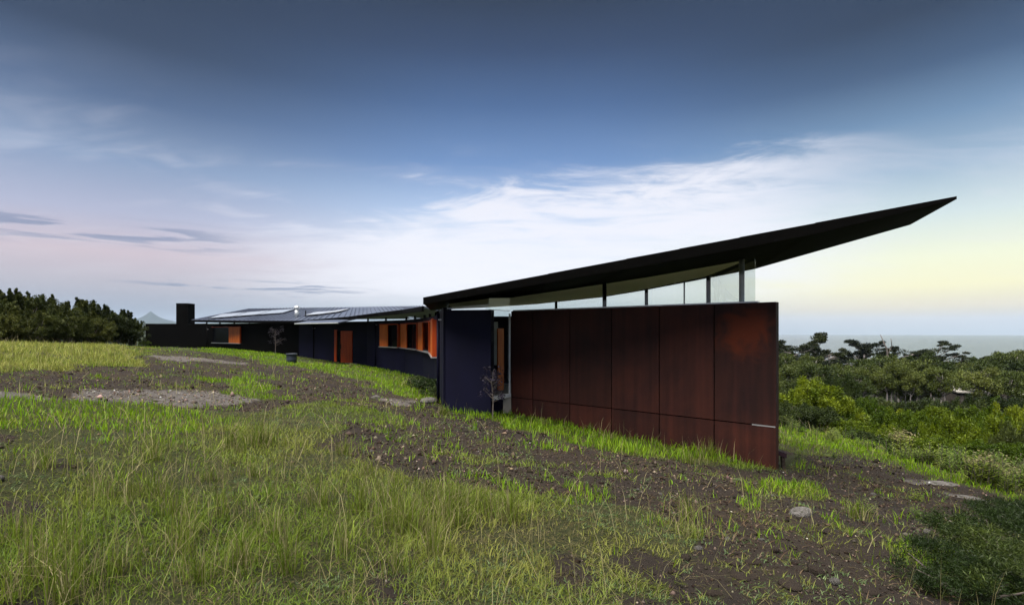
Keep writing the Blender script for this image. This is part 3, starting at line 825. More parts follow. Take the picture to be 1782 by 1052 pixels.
# downpipes with their brackets
for px, i, zt_ in ((362, 1, .42), (548, 2, .45), (651, 3, .62), (655.5, 4, .62), (768.5, 8, .55)):
    p = onwall(px, i); a, b = CW[i], CW[i+1]; t = (b-a).normalized(); n = Vector((t.y, -t.x)); p = p+n*.10
    g_ = gz(p.x, p.y)
    dp = part(MB().tube([(p.x, p.y, g_-.1), (p.x, p.y, ZR(zt_))], .045, 10), 'downpipe', M['navy'] if px > 600 else M['black'], sm=True)
    part(MB().wall(p-t*.10, p+t*.10, ZR(zt_-.22), ZR(zt_-.18), .09), 'pipe_bracket', M['silver'], dp)

# ------------------------------------------------------------------ small things by the house
# rusted steel drain end on its leg beside the end wall
x, y = A1.x+.235, A1.y+.22
dg_ = empty('drain_outlet', (x, y, gz(x, y)), 'small rusty drain trough on a leg at the foot of the rusted end wall', 'drain outlet')
h_ = .34
MB().hexa([(-.35, .02, h_+.02), (.06, -.06, h_-.12), (.10, .06, h_-.12), (-.31, .14, h_+.02)], [(-.35, .02, h_+.10), (.06, -.06, h_-.03), (.10, .06, h_-.03), (-.31, .14, h_+.10)]).build('trough', M['corten'], dg_)
MB().hexa([(.0, -.03, -.1), (.06, -.03, -.1), (.06, .03, -.1), (.0, .03, -.1)], [(-.02, -.03, h_-.1), (.04, -.03, h_-.1), (.04, .03, h_-.1), (-.02, .03, h_-.1)]).build('leg', M['brownrock'], dg_)
# tub
tx_, ty_ = ghit(507.5, 632); c = Vector((tx_, ty_, 0))
tb = empty('tub', (c.x, c.y, gz(c.x, c.y)), 'blue-grey round tub standing in the grass against the dark wall', 'tub')
tz = .48
MB().lathe((0, 0, -.02), [(.24, 0), (.25, tz*.5), (.26, tz*.96), (.275, tz*.97), (.275, tz+.02), (.25, tz+.02), (.235, tz*.5), (.21, .06)], 20).build('shell', M['tub'], tb, sm=True)
MB().tube([(.275*math.cos(a), .275*math.sin(a), tz*.97-.10*math.sin(a)) for a in np.linspace(0, math.pi, 9)], .008, 6).build('handle', M['silver'], tb)

# ------------------------------------------------------------------ stones
def stone_mesh(name, seed, flat=.6, n=2):
    r_ = np.random.default_rng(seed)
    import bmesh
    bm = bmesh.new(); bmesh.ops.create_icosphere(bm, subdivisions=n, radius=1)
    sc = r_.uniform(.7, 1.25, 3); sc[2] *= flat
    k = r_.normal(size=(5, 3)); k /= np.linalg.norm(k, axis=1)[:, None]
    for v in bm.verts:
        p = np.array(v.co); f = 1.0
        for kk in k: f -= .22*max(0, float(p@kk)-.35)
        f += .10*(float(fbm(np.array([p[0]*2+seed]), np.array([p[1]*2+p[2]*3]), seed, 3)[0])-.5)
        v.co = p*f*sc
    me = bpy.data.meshes.new(name); bm.to_mesh(me); bm.free()
    return me
SM = [stone_mesh('stone', s, f) for s, f in ((1, .35), (2, .55), (3, .5), (4, .7))]
def rock(px, py, wpx, label, k=0, mat='rock', group=None, sink=.35, name='rock', rz=0.0, asp=1.0):
    x, y = ghit(px, py)
    s = wpx/2*y/FPX
    me = (SM[k] if wpx < 30 else stone_mesh('stone', int(px), .38, 3)).copy(); me.materials.clear()
    o = link(name, me, M[mat], label=label, category='rock')
    o.location = (x, y, gz(x, y)+s*.25*(1-sink)); o.scale = (s, s*asp, s); o.rotation_euler = (0, 0, rz)
    if group: o['group'] = group
    return o
rock(1394, 897, 46, 'broad flat pale rock half buried in the bare soil below the end wall', 0, rz=.3)
rock(1612, 929, 17, 'small rounded white stone alone on the dark soil', 1)
rock(746, 700, 32, 'grey boulder in the grass at the foot of the blue wall', 1, sink=0)
rock(-4, 842, 26, 'pale rock in the tall grass at the edge of the slope', 2, sink=0)
rock(1640, 842, 80, 'long pale rock slab breaking through the dark soil', 0, asp=.5, rz=-.25, sink=1.6)
rock(1682, 868, 60, 'low grey-white rock slab at the weedy edge of the soil', 0, asp=.45, rz=-.3, sink=1.6)
rock(1340, 812, 14, 'pale stone wedged under the corner of the rusted wall', 2)
rock(893, 718, 40, 'tan rock below the glazed corner', 2, 'rock', asp=.6)
rock(655, 693, 12, 'white stone among dry litter beside the green strip', 3, sink=0)
rg = 'loose pale stones on the soil'
for i, (px, py, w) in enumerate(((898, 813, 9), (907, 812, 8), (855, 867, 10), (886, 839, 8), (1325, 940, 11), (1265, 943, 16), (1205, 930, 8), (1215, 958, 14), (1480, 985, 14), (1452, 1022, 22), (1345, 868, 12), (647, 786, 8), (698, 848, 7), (735, 844, 6), (1110, 855, 9), (1150, 862, 8), (560, 655, 7), (180, 677, 8), (340, 683, 9), (50, 700, 10), (700, 775, 9), (1520, 860, 12))):
    rock(px, py, w, 'loose pale stone lying on the bare soil', i % 4, 'rock', rg, rz=i*1.3, name='stone')
bg_ = 'brown stones in the dark foreground soil'
for i, (px, py, w) in enumerate(((1376, 1030, 44), (1285, 1010, 40), (1310, 985, 30), (1275, 985, 34), (1195, 975, 26), (1240, 1035, 30), (1420, 1005, 24), (1520, 1040, 34), (1180, 1040, 28), (1350, 960, 20), (1450, 960, 18))):
    rock(px, py, w, 'brown angular stone bedded in the dark foreground soil', (i+1) % 4, 'brownrock', bg_, rz=i*.9, name='stone')
# gravel and clods scattered on the bare soil: nobody could count it
def scatter(n, dmin, dmax, power=1.0, half=54):
    D = (rng.uniform(size=n)*(dmax**power-dmin**power)+dmin**power)**(1/power)
    a = np.radians(rng.uniform(-half, half, n)); t = np.tan(a)
    return D*t, D, D
x, y, D = scatter(210000, 1.6, 40, .66)
d, l, p, h = masks(x, y)
keep = (rng.uniform(size=len(x)) < np.clip(d*.9+p*.9+.03, 0, 1)) & (l < .5)
x, y, D, p = x[keep], y[keep], D[keep], p[keep]
octv = np.array([(1, 0, 0), (0, 1, 0), (-1, 0, 0), (0, -1, 0), (0, 0, .8), (0, 0, -.6)])
octf = np.array([(0, 1, 4), (1, 2, 4), (2, 3, 4), (3, 0, 4), (1, 0, 5), (2, 1, 5), (3, 2, 5), (0, 3, 5)])
n = len(x)
s = (rng.lognormal(-4.95, .6, n)*np.clip(D/6, .6, 1.35))
rz = rng.uniform(0, 6.28, n); ca, sa = np.cos(rz), np.sin(rz)
jit = octv[None]*(1+rng.uniform(-.4, .4, (n, 6, 3)))*(s[:, None, None]*rng.uniform(.6, 1.3, (n, 1, 3)))
vx = jit[..., 0]*ca[:, None]-jit[..., 1]*sa[:, None]; vy = jit[..., 0]*sa[:, None]+jit[..., 1]*ca[:, None]
zg = height(x, y)+d[keep]*((fbm(x*5, y*5, 41, 3)-.5)*.09)
V = np.stack([vx+x[:, None], vy+y[:, None], jit[..., 2]+zg[:, None]+s[:, None]*.2], -1).reshape(-1, 3)
F = (octf[None]+np.arange(n)[:, None, None]*6).reshape(-1, 3)
tone = rng.lognormal(0, .6, n)*np.where(rng.uniform(size=n) < .07, 3.0, 1.0)*(1+p*1.6)
cc = np.clip(np.array([.036, .028, .0225])[None]*tone[:, None]*(1+rng.uniform(-.12, .12, (n, 3))), 0, .32)
gm, t_ = newmat('soil_crumbs'); at = nadd(t_, 'ShaderNodeAttribute', attribute_name='Col'); b_ = nadd(t_, 'ShaderNodeBsdfDiffuse'); t_.links.new(at.outputs[0], b_.inputs[0])
o_ = nadd(t_, 'ShaderNodeOutputMaterial'); t_.links.new(b_.outputs[0], o_.inputs[0])
link('gravel', npmesh('gravel', V, F, np.repeat(cc, 6, 0)), gm, kind='stuff', label='loose gravel and soil crumbs over the bare ground', category='gravel')

# ------------------------------------------------------------------ grass
HOUSE_CUT = [[(A0.x, A0.y), (A1.x, A1.y), (7, 12), (5, 16), (1, 24), (-8, 45), (-31, 52), (-31.6, 44.6), (-26.3, 44.4), (-20.6, 40.4), (-15, 36.4), (-9.1, 32.4), (-5.95, 28.75), (-4.35, 25.3), (-3.32, 22.1), (-2.72, 18.9), (-1.75, 13.62), (-.55, 13.36)]]
def blades(name, label, x, y, hgt, wid, lean, col, curl=.5, base_col=None, segs=2):
    ok = ~inpoly(x, y, HOUSE_CUT[0])
    x, y, hgt, wid, lean, col = x[ok], y[ok], hgt[ok], wid[ok], lean[ok], col[ok]
    n = len(x)
    z = height(x, y)-.012
    a = rng.uniform(0, 6.28, n)
    ux, uy = np.cos(a), np.sin(a)                       # direction of the lean
    tw = a+np.pi/2+rng.normal(0, .5, n)
    sx_, sy_ = np.cos(tw)*wid/2, np.sin(tw)*wid/2
    V = np.zeros((n, 5, 3))
    mx_, my_, mz_ = ux*lean*hgt*(.5-.28*curl), uy*lean*hgt*(.5-.28*curl), hgt*.56
    L_ = np.sqrt(np.maximum(.05, 1-np.minimum(lean, .98)**2*.6))
    V[:, 0] = np.stack([x-sx_, y-sy_, z], 1); V[:, 1] = np.stack([x+sx_, y+sy_, z], 1)
    V[:, 2] = np.stack([x+mx_-sx_*.8, y+my_-sy_*.8, z+mz_*L_], 1); V[:, 3] = np.stack([x+mx_+sx_*.8, y+my_+sy_*.8, z+mz_*L_], 1)
    V[:, 4] = np.stack([x+ux*lean*hgt, y+uy*lean*hgt, z+hgt*L_*(1-.25*curl*lean)], 1)
    F = (np.array([(0, 1, 3), (0, 3, 2), (2, 3, 4)])[None]+np.arange(n)[:, None, None]*5).reshape(-1, 3)
    c = np.repeat(col[:, None, :], 5, 1)
    return link(name, npmesh(name, V.reshape(-1, 3), F, c.reshape(-1, 3)), M['grass'], kind='stuff', label=label, category='grass')
def tint(n, a, b, var=.22):
    t = rng.uniform(size=(n, 1)); c = np.array(a)[None]*(1-t)+np.array(b)[None]*t
    return c*np.exp(rng.normal(0, var, (n, 1)))
def patch(x, y, s, seed): return fbm(x*s, y*s, seed, 4)

# bright young grass
x, y, D = scatter(330000, 2.0, 52, .55)
d, l, p, h = masks(x, y)
k = rng.uniform(size=len(x)) < np.maximum(l, .6*sstep(patch(x, y, 2.6, 58), .63, .70)*sstep(D, 4, 7))*np.clip(.25+1.5*patch(x, y, 1.3, 51)-.35, .06, 1)*(1-.8*p)
x, y, D = x[k], y[k], D[k]
n = len(x)
hh = rng.uniform(.05, .17, n)*(.55+.9*patch(x, y, .8, 52))*np.where((D > 9) & (x > -3) & (x < 6), 1.35, 1.0)
blades('bright_grass', 'bright green young grass in lush strips along the walls and the track', x, y, hh, .005+.00085*D, rng.uniform(.1, .75, n), tint(n, (.085, .190, .005), (.190, .290, .008)))
# olive sward over the old ground, absent on bare soil
x, y, D = scatter(560000, 1.25, 34, .62)
d, l, p, h = masks(x, y)
pn = patch(x, y, .9, 55)
k = rng.uniform(size=len(x)) < np.clip((1-d)*(1-.55*l)*(1-p)*(.10+2.4*np.clip(pn-.36, 0, 1)), .035, 1)
x, y, D, pn, h = x[k], y[k], D[k], pn[k], h[k]
n = len(x)
hh = rng.uniform(.025, .12, n)*(.35+1.2*pn)*np.where(h > .5, 1.8, 1)
c1 = tint(n, (.060, .105, .008), (.125, .175, .018)); c2 = tint(n, (.140, .160, .026), (.200, .205, .046))
mixn = np.clip(patch(x, y, .45, 57)*2.2-.75+h*.6, 0, 1)[:, None]
blades('sward', 'short olive green pasture grass over the slope', x, y, hh, .0034+.0008*D, rng.uniform(.3, 1.3, n), c1*(1-mixn)+c2*mixn)
# flat grey-green weeds hugging the ground
x, y, D = scatter(11000, 1.25, 32, .66)
x = (x[:, None]+rng.normal(0, .055, (len(x), 22))*np.clip(D/8, .7, 2)[:, None]).ravel(); y = (y[:, None]+rng.normal(0, .055, (len(y), 22))*np.clip(D/8, .7, 2)[:, None]).ravel(); D = np.repeat(D, 22)
d, l, p, h = masks(x, y)
pn = patch(x, y, 1.1, 65)
k = rng.uniform(size=len(x)) < np.clip((.38+.62*(1-d))*(1-l)*(1-p)*(1-h)*sstep(pn, .36, .56), 0, 1)
x, y, D = x[k], y[k], D[k]
n = len(x)
blades('ground_weeds', 'grey-green creeping weeds flat on the soil', x, y, rng.uniform(.02, .055, n), .005+.0010*D, rng.uniform(.7, 1.6, n), tint(n, (.050, .085, .030), (.100, .140, .055)))
# flattened dead thatch between the blades
x, y, D = scatter(260000, 1.25, 20, .62)
d, l, p, h = masks(x, y)
k = rng.uniform(size=len(x)) < (1-d)*(1-p)*(.25+.6*patch(x, y, 1.5, 67)); x, y, D = x[k], y[k], D[k]; n = len(x)
blades('thatch', 'flattened dead grass matted between the living blades', x, y, rng.uniform(.02, .06, n), .0030+.0008*D, rng.uniform(1.2, 3.0, n), tint(n, (.055, .052, .020), (.135, .115, .055)))
# tall tussocks with thin pale stems
ncl = 1000
tx, ty, tD = scatter(ncl, 1.5, 30, .75)
d, l, p, h = masks(tx, ty)
pn = patch(tx, ty, .5, 71)
k = rng.uniform(size=ncl) < np.clip((1-d*.97)*(1-l*.75)*(.03+2.6*np.clip(pn-.46, 0, 1)), 0, 1)
tx, ty, tD = tx[k], ty[k], tD[k]
nadd_ = 0
for px, py in ((690, 905), (720, 900), (760, 905), (800, 895), (825, 890), (650, 880), (330, 925), (400, 780), (450, 775), (380, 900), (300, 960), (100, 960), (60, 1000), (700, 1000), (760, 960), (1230, 800), (1500, 905), (1590, 790), (1200, 905), (880, 905), (560, 880), (180, 860), (80, 820), (250, 860), (700, 925), (735, 930), (780, 920), (815, 915), (850, 905), (670, 915), (635, 900), (745, 885), (790, 880), (900, 915), (30, 930), (140, 1010), (210, 990), (420, 985), (480, 930), (340, 1010), (500, 1000), (600, 960), (20, 1040), (110, 1045)):
    nadd_ += 1; q_ = ghit(px+rng.normal(0, 6), py+rng.normal(0, 5)); tx = np.append(tx, q_[0]); ty = np.append(ty, q_[1]); tD = np.append(tD, q_[1])
per = 95
m_ = len(tx)
rr_ = np.abs(rng.normal(0, .11, (m_, per)))*rng.uniform(.6, 1.6, (m_, 1)); aa = rng.uniform(0, 6.28, (m_, per))
x = (tx[:, None]+rr_*np.cos(aa)).ravel(); y = (ty[:, None]+rr_*np.sin(aa)).ravel(); D = np.repeat(tD, per)
n = len(x)
th1 = rng.uniform(.12, .34, m_); th1[-nadd_:] = rng.uniform(.26, .5, nadd_); th2 = np.repeat(th1, per)
hh = th2*rng.uniform(.45, 1.15, n)*np.where(x < -9, .75, 1)
tc1 = tint(n, (.075, .120, .010), (.150, .190, .024)); tc2 = tint(n, (.150, .140, .060), (.210, .185, .095))
sel = (rng.uniform(size=n) < .38)[:, None]
blades('tussock_grass', 'tall tussocks of olive and straw coloured grass', x, y, hh, .0026+.0007*D, np.abs(rng.normal(.4, .35, n)), np.where(sel, tc2, tc1), .8)
# straw seed stems standing above the sward
x, y, D = scatter(26000, 1.4, 24, .8)
d, l, p, h = masks(x, y)
k = rng.uniform(size=len(x)) < np.clip((1-d*.93)*(.05+1.1*np.clip(patch(x, y, .5, 71)-.33, 0, 1))*(1-.6*l), 0, 1)
x, y, D = x[k], y[k], D[k]; n = len(x)
blades('seed_stems', 'thin straw coloured seed stems above the grass', x, y, rng.uniform(.2, .62, n), .0018+.0005*D, np.abs(rng.normal(.5, .4, n)), tint(n, (.17, .15, .07), (.27, .24, .12)), .6)
# long hay on the mound by the shrubs
x, y, D = scatter(230000, 8, 44, .7)
k = x < -4; x, y, D = x[k], y[k], D[k]
d, l, p, h = masks(x, y)
k = rng.uniform(size=len(x)) < h*np.clip(.2+1.2*patch(x, y, .5, 75), 0, 1); x, y, D = x[k], y[k], D[k]; n = len(x)
blades('hay', 'long yellow-green grass on the mound before the dark shrubs', x, y, rng.uniform(.08, .34, n)*(.5+.9*patch(x, y, .35, 76)), .004+.0007*D, rng.uniform(.3, 1.2, n), tint(n, (.120, .165, .020), (.270, .260, .070)))
# dead leaf litter and twigs on the soil
x, y, D = scatter(90000, 2.2, 30, .7)
d, l, p, h = masks(x, y)
k = rng.uniform(size=len(x)) < d*(1-l)*np.clip(sstep(patch(x, y, .7, 81), .38, .7), .05, 1)*.55; x, y, D = x[k], y[k], D[k]; n = len(x)
blades('leaf_litter', 'dry brown litter and twigs strewn on the soil', x, y, rng.uniform(.02, .10, n), .006+.0009*D, rng.uniform(.9, 2.2, n), tint(n, (.050, .032, .018), (.130, .090, .055)))

# ------------------------------------------------------------------ woody plants
def leaves(cent, crad, per, size, asp, col_a, col_b, seed, up=.3, var=.30, shade=None):
    "leaf-sized faces spread through clumps; returns V, F, colours"
    r_ = np.random.default_rng(seed)
    K = len(cent); n = K*per
    g = r_.normal(size=(n, 3)); g /= np.linalg.norm(g, axis=1)[:, None]
    g *= (r_.uniform(size=(n, 1))**(1/2.2))
    cr = np.repeat(crad, per, 0)
    pos = np.repeat(cent, per, 0)+g*cr
    d = g*.8+r_.normal(size=(n, 3))*.6; d[:, 2] += up; d /= np.linalg.norm(d, axis=1)[:, None]
    s = np.cross(d, r_.normal(size=(n, 3))); s /= np.linalg.norm(s, axis=1)[:, None]
    L_ = size*r_.uniform(.6, 1.4, (n, 1)); w = L_*asp
    V = np.stack([pos-d*L_*.5, pos+s*w*.5, pos+d*L_*.5, pos-s*w*.5], 1).reshape(-1, 3)
    F = np.arange(n*4).reshape(-1, 4)
    t = np.clip(np.repeat(r_.uniform(size=(K, 1)), per, 0)*.6+r_.uniform(size=(n, 1))*.4, 0, 1)
    c = (np.array(col_a)[None]*(1-t)+np.array(col_b)[None]*t)*np.exp(r_.normal(0, var, (n, 1)))
    return V, F, np.repeat(c, 4, 0)
def blob(K, rx, ry, h, seed, z0=.12, spiky=.0):
    "clump centres for a rounded, uneven bush crown"
    r_ = np.random.default_rng(seed); out = []
    lob = r_.uniform(-1, 1, (6, 3))
    while len(out) < K:
        p = r_.uniform(-1, 1, 3); q = np.linalg.norm(p*np.array([1, 1, .95]))
        ang_ = math.atan2(p[1], p[0])
        lim = .80+.20*math.sin(3*ang_+seed)*math.cos(2.3*p[2]+seed)+.10*math.sin(7*ang_+2*seed)
        if q < lim and (q > .38 or r_.uniform() < .3):
            out.append((p[0]*rx, p[1]*ry, h*(z0+(1-z0)*(.5+.5*p[2]))))
    out = np.array(out)
    if spiky:
        top = out[:, 2] > h*.6
        out[top, 2] += np.abs(r_.normal(0, spiky*h, top.sum()))
    return out
def billows(K, r, h, seed):
    "clump centres on the skins of several mounds that make up one bush"
    r_ = np.random.default_rng(seed); out = []; L_ = 9
    a = np.arange(L_)*2.4+r_.uniform(0, 6); q = r*.62*np.sqrt((np.arange(L_)+.3)/L_)
    rad_ = r*r_.uniform(.30, .46, L_); cz = h*(1-.45*(q/r)**2)*r_.uniform(.80, 1.0, L_)-rad_*.85
    for i in range(K):
        j = i % L_; d = r_.normal(size=3); d[2] = abs(d[2])*.9-.25*r_.uniform(); d /= np.linalg.norm(d)
        f = r_.uniform(.72, 1.0)
        out.append((q[j]*math.cos(a[j])+d[0]*rad_[j]*f, q[j]*math.sin(a[j])+d[1]*rad_[j]*f, max(.06*h, cz[j]+d[2]*rad_[j]*f*.95)))
    for i in range(K//4):       # skirts down to the ground
        t = r_.uniform(0, 6.28); out[r_.integers(K)] = (r*.85*math.cos(t)*r_.uniform(.7, 1), r*.85*math.sin(t)*r_.uniform(.7, 1), h*r_.uniform(.06, .5))
    return np.array(out)
def stems(n, h, spread, r0, seed, name='stem'):
    r_ = random.Random(seed); mb = MB()
    for i in range(n):
        a = r_.uniform(0, 6.28); s = spread*r_.uniform(.3, 1); hh_ = h*r_.uniform(.7, 1)
        pts = [(0+.06*math.cos(a), .06*math.sin(a), -.15)]
        for f in (.25, .5, .75, 1):
            pts.append((s*f*math.cos(a)+r_.uniform(-.06, .06)*h, s*f*math.sin(a)+r_.uniform(-.06, .06)*h, hh_*f))
        mb.tube(pts, [r0, r0*.8, r0*.6, r0*.4, r0*.15], 6)
    return mb.mesh(name, smooth_shade=True)
def bush_kind(seed, r, h, K, per, leaf, asp, ca, cb, crad=.16, spiky=0.0, bark='bark', up=.3, billow=False):
    cen = billows(K, r, h, seed) if billow else blob(K, r, r*.95, h, seed, spiky=spiky)
    cr = np.full((K, 3), 1.0)*np.array([r*crad, r*crad, h*crad*.75])[None]
    if spiky:                                   # upright leading shoots that break the outline
        r_ = np.random.default_rng(seed+5); ex, er = [], []
        for i in range(22):
            a, q_ = r_.uniform(0, 6.28), r*.8*math.sqrt(r_.uniform())
            top_ = h*(.80+.30*r_.uniform()-.28*(q_/r)**2)
            for f in (0, .07, .13, .18):
                ex.append((q_*math.cos(a)+r_.normal(0, .03), q_*math.sin(a)+r_.normal(0, .03), top_+f*h*.8)); er.append((r*.07*(1-2.6*f),)*2+(h*.04,))
        cen = np.vstack([cen, ex]); cr = np.vstack([cr, er])
    V, F, c = leaves(cen, cr, per, leaf, asp, ca, cb, seed, up)
    crown = npmesh('crown', V, F, c); crown.materials.append(M['leaf'])
    st = stems(7, h*.85, r*.75, r*.035, seed); st.materials.append(M[bark])
    return crown, st
def plant(kind, name, label, cat, loc, scale, rz, group=None, trunk='stems', crown='crown'):
    o = empty(name, loc, label, cat, group, rz); o.scale = scale if hasattr(scale, '__len__') else (scale,)*3
    link(crown, kind[0], None, o); link(trunk, kind[1], None, o)
    return o
WAT = [bush_kind(s, 1.5, 2.4, 190, 170, .10, .24, (.030, .056, .003), (.105, .142, .006), .10, billow=True) for s in (101, 102, 103)]
DRK = [bush_kind(s, 1.5, 2.4, 170, 150, .10, .26, (.016, .026, .007), (.040, .055, .011), .11, billow=True) for s in (111, 112)]
SHR = [bush_kind(s, 1.7, 2.7, 150, 150, .12, .28, (.016, .026, .006), (.055, .064, .011), .13, .09) for s in (121, 122, 123)]
def put_bush(kind, px, ytop, D, wpx, name, label, cat, group=None, base_r=1.5, base_h=2.4, hmul=1.0):
    x = (px-CX)/FPX*D; g_ = gz(x, D); ztop = EYE+(HY-ytop)/FPX*D
    hh_ = max(.5, (ztop-g_)*hmul)/base_h/1.02; rr2 = wpx/2*D/FPX/base_r*1.12
    return plant(kind, name, label, cat, (x, D, g_-.05), (rr2, rr2, hh_), random.uniform(0, 6.28), group)
wl_ = 'bright yellow-green feathery wattle bush below the weedy bank'
wg = 'wattle bushes below the bank'
put_bush(WAT[0], 1415, 650, 25, 150, 'wattle_bush', 'tall broad yellow-green wattle bush close behind the rusted end wall', 'bush')
for i, (px, yt, D, w) in enumerate(((1512, 684, 30, 90), (1467, 719, 21, 92), (1582, 699, 25, 110), (1655, 712, 20.5, 120), (1706, 699, 27, 110), (1768, 690, 27, 100), (1735, 715, 22, 120), (1622, 750, 17, 90), (1700, 758, 15.5, 110), (1768, 764, 14, 110), (1543, 732, 20, 80), (1800, 720, 20, 120), (1850, 700, 23, 140), (1870, 770, 13, 130), (1545, 700, 33, 80), (1625, 700, 33, 90))):
    put_bush(WAT[i % 3], px, yt, D, w, 'wattle_bush', wl_, 'bush', wg)
dl = 'dark green scrub bush growing among the wattles'
for i, (px, yt, D, w) in enumerate(((1372, 690, 24, 70), (1465, 646, 33, 80), (1380, 655, 34, 90), (1420, 700, 21.5, 90), (1360, 720, 20, 50), (1500, 745, 19.5, 60), (1560, 752, 18.4, 70), (1600, 735, 22, 80), (1650, 690, 38, 70), (1760, 730, 18, 90), (1340, 640, 45, 120), (1600, 690, 42, 90), (1440, 690, 40, 90), (1530, 690, 45, 90), (1700, 690, 42, 110), (1780, 690, 42, 110))):
    put_bush(DRK[i % 2], px, yt, D, w, 'scrub_bush', dl, 'bush', 'dark scrub among the wattles')
sl = 'dense dark green shrub in the hedge-like row beyond the grassy mound'
for i, (px, yt, D, w) in enumerate(((-10, 520, 27, 110), (28, 515, 28, 85), (62, 517, 29, 80), (95, 531, 30, 80), (128, 531, 32, 85), (152, 527, 34, 80), (178, 540, 35, 70), (203, 546, 37, 75), (228, 556, 38.5, 52), (-90, 512, 27, 120), (110, 545, 28.5, 80), (165, 556, 31.5, 70), (60, 545, 27, 80), (5, 545, 25.5, 80), (-60, 540, 25, 100))):
    put_bush(SHR[i % 3], px, yt, D, w, 'dark_shrub', sl, 'shrub', 'dark shrubs beyond the mound', 1.7, 2.8)
put_bush(WAT[2], 251, 590, 40, 20, 'small_shrub', 'small olive shrub between the dark shrub row and the chimney wing', 'shrub')

# eucalypts
def eucalypt(seed, H=12.0, spread=.42, layers=8, ca=(.007, .011, .004), cb=(.020, .027, .008), per=330, leaf=.42, flat=.32, bare=.42, nc=3):
    r_ = random.Random(seed); mb = MB(); cen, crd = [], []
    lean = Vector((r_.uniform(-.06, .06), r_.uniform(-.06, .06), 1))
    trunk = [Vector((0, 0, -.5))]
    for f in (.2, .4, .6, .8): trunk.append(Vector((lean.x*H*f+r_.uniform(-.15, .15), lean.y*H*f+r_.uniform(-.15, .15), H*f)))
    r0 = H*.018
    mb.tube(trunk, [r0*1.2, r0, r0*.85, r0*.6, r0*.35], 7)
    for i in range(layers):
        f = bare+(.86-bare)*(i/max(1, layers-1)); a = i*2.4+r_.uniform(-.5, .5)
        k = min(3, int(f/.2)); st = trunk[k].lerp(trunk[min(4, k+1)], (f-.2*k)/.2) if k < 4 else trunk[4]
        ln = H*spread*r_.uniform(.55, 1)*(1-.45*max(0, f-.6)/.3)
        end = st+Vector((math.cos(a)*ln, math.sin(a)*ln, H*r_.uniform(.10, .2)))
        mid = st.lerp(end, .5)+Vector((0, 0, -H*.02+r_.uniform(-.1, .1)*H*.15))
        mb.tube([st, mid, end], [r0*.5, r0*.35, r0*.15], 5)
        for j in range(nc):
            c = end+Vector((r_.uniform(-1, 1), r_.uniform(-1, 1), r_.uniform(-.35, .5)))*H*.105
            cen.append(c); w = H*r_.uniform(.05, .12)*(3/nc)**.5; crd.append((w, w, w*flat))
            mb.tube([mid, mid.lerp(c, .6)+Vector((0, 0, -.1)), c], [r0*.25, r0*.16, r0*.06], 4)
    cen.append(trunk[4]+Vector((0, 0, H*.13))); w = H*.13; crd.append((w, w, w*flat))
    V, F, c = leaves(np.array([tuple(p) for p in cen]), np.array(crd), per, leaf, .42, ca, cb, seed, .35)
    crown = npmesh('crown', V, F, c); crown.materials.append(M['leaf'])
    tr = mb.mesh('trunk', smooth_shade=True); tr.materials.append(M['palebark'])
    return crown, tr
UMB = [eucalypt(s, 12, .36, 9, per=190, leaf=.34, flat=.42, nc=6) for s in (201, 202, 203)]
GUM = [eucalypt(s, 12, .30, 10, (.020, .032, .008), (.066, .085, .018), 300, .34, .85, .45) for s in (211, 212, 213)]
SLN = [eucalypt(s, 12, .17, 9, (.040, .056, .014), (.085, .105, .022), 260, .30, .7, .66) for s in (231, 232)]
LIM = [eucalypt(221, 12, .26, 8, (.050, .068, .014), (.100, .125, .022), 300, .40, .8, .5)]
def put_tree(kind, px, ytop, D, name, label, group=None, wide=1.0, Hn=11.6):
    x = (px-CX)/FPX*D; g_ = gz(x, D); ztop = EYE+(HY-ytop)/FPX*D
    s = max(3.5, ztop-g_)/Hn
    return plant(kind, name, label, 'tree', (x, D, g_), (s*wide, s*wide, s), random.uniform(0, 6.28), group, 'trunk')
ul = 'dark umbrella-crowned gum tree silhouetted against the sea'
for i, (px, yt, D, w) in enumerate(((1372, 602, 86, 1.0), (1408, 597, 92, 1.0), (1432, 612, 88, .9), (1498, 600, 105, 1.1), (1522, 606, 112, .8), (1572, 608, 112, 1.2), (1600, 618, 108, 1.0), (1632, 606, 118, 1.2), (1664, 622, 112, 1.0), (1692, 634, 108, 1.0), (1722, 630, 104, 1.2), (1752, 626, 106, 1.2), (1788, 628, 104, 1.2), (1830, 622, 108, 1.2), (1340, 600, 92, 1.0), (1880, 620, 112, 1.2))):
    put_tree(UMB[i % 3], px, yt, D, 'umbrella_gum', ul, 'umbrella gums on the skyline', w)
gl = 'mid green gum tree with pale trunk in the wooded gully'
rt = random.Random(5)
for i in range(74):
    D = 60+rt.random()*42; px = 1265+rt.random()*620
    yt = 640+rt.uniform(-10, 22)-(D-60)*.25
    put_tree(GUM[i % 3], px, yt, D, 'gum_tree', gl, 'gum trees filling the gully', rt.uniform(.8, 1.15))
for i in range(52):
    D = 112+rt.random()*80; px = 1255+rt.random()*640
    put_tree(UMB[i % 3], px, 640+rt.uniform(-6, 10)-(D-112)*.08, D, 'far_gum', 'dark gum crown in the far belt of wood above the shore', 'far belt of gums', rt.uniform(.9, 1.3))
put_tree(LIM[0], 1518, 655, 62, 'lime_gum', 'lime green gum tree with slender trunks among darker gums', None, .9)
put_tree(LIM[0], 1598, 651, 60, 'spreading_gum', 'rounded gum tree on one forked pale trunk before the darker wood', None, 1.0)
for i in range(15):
    D = 50+rt.random()*9; px = 1496+rt.random()*160
    put_tree(SLN[i % 2], px, 650+rt.uniform(-6, 12), D, 'slender_gum', 'slender gum with a bare pale trunk at the edge of the wood', 'slender pale-trunked gums', rt.uniform(.6, .85))
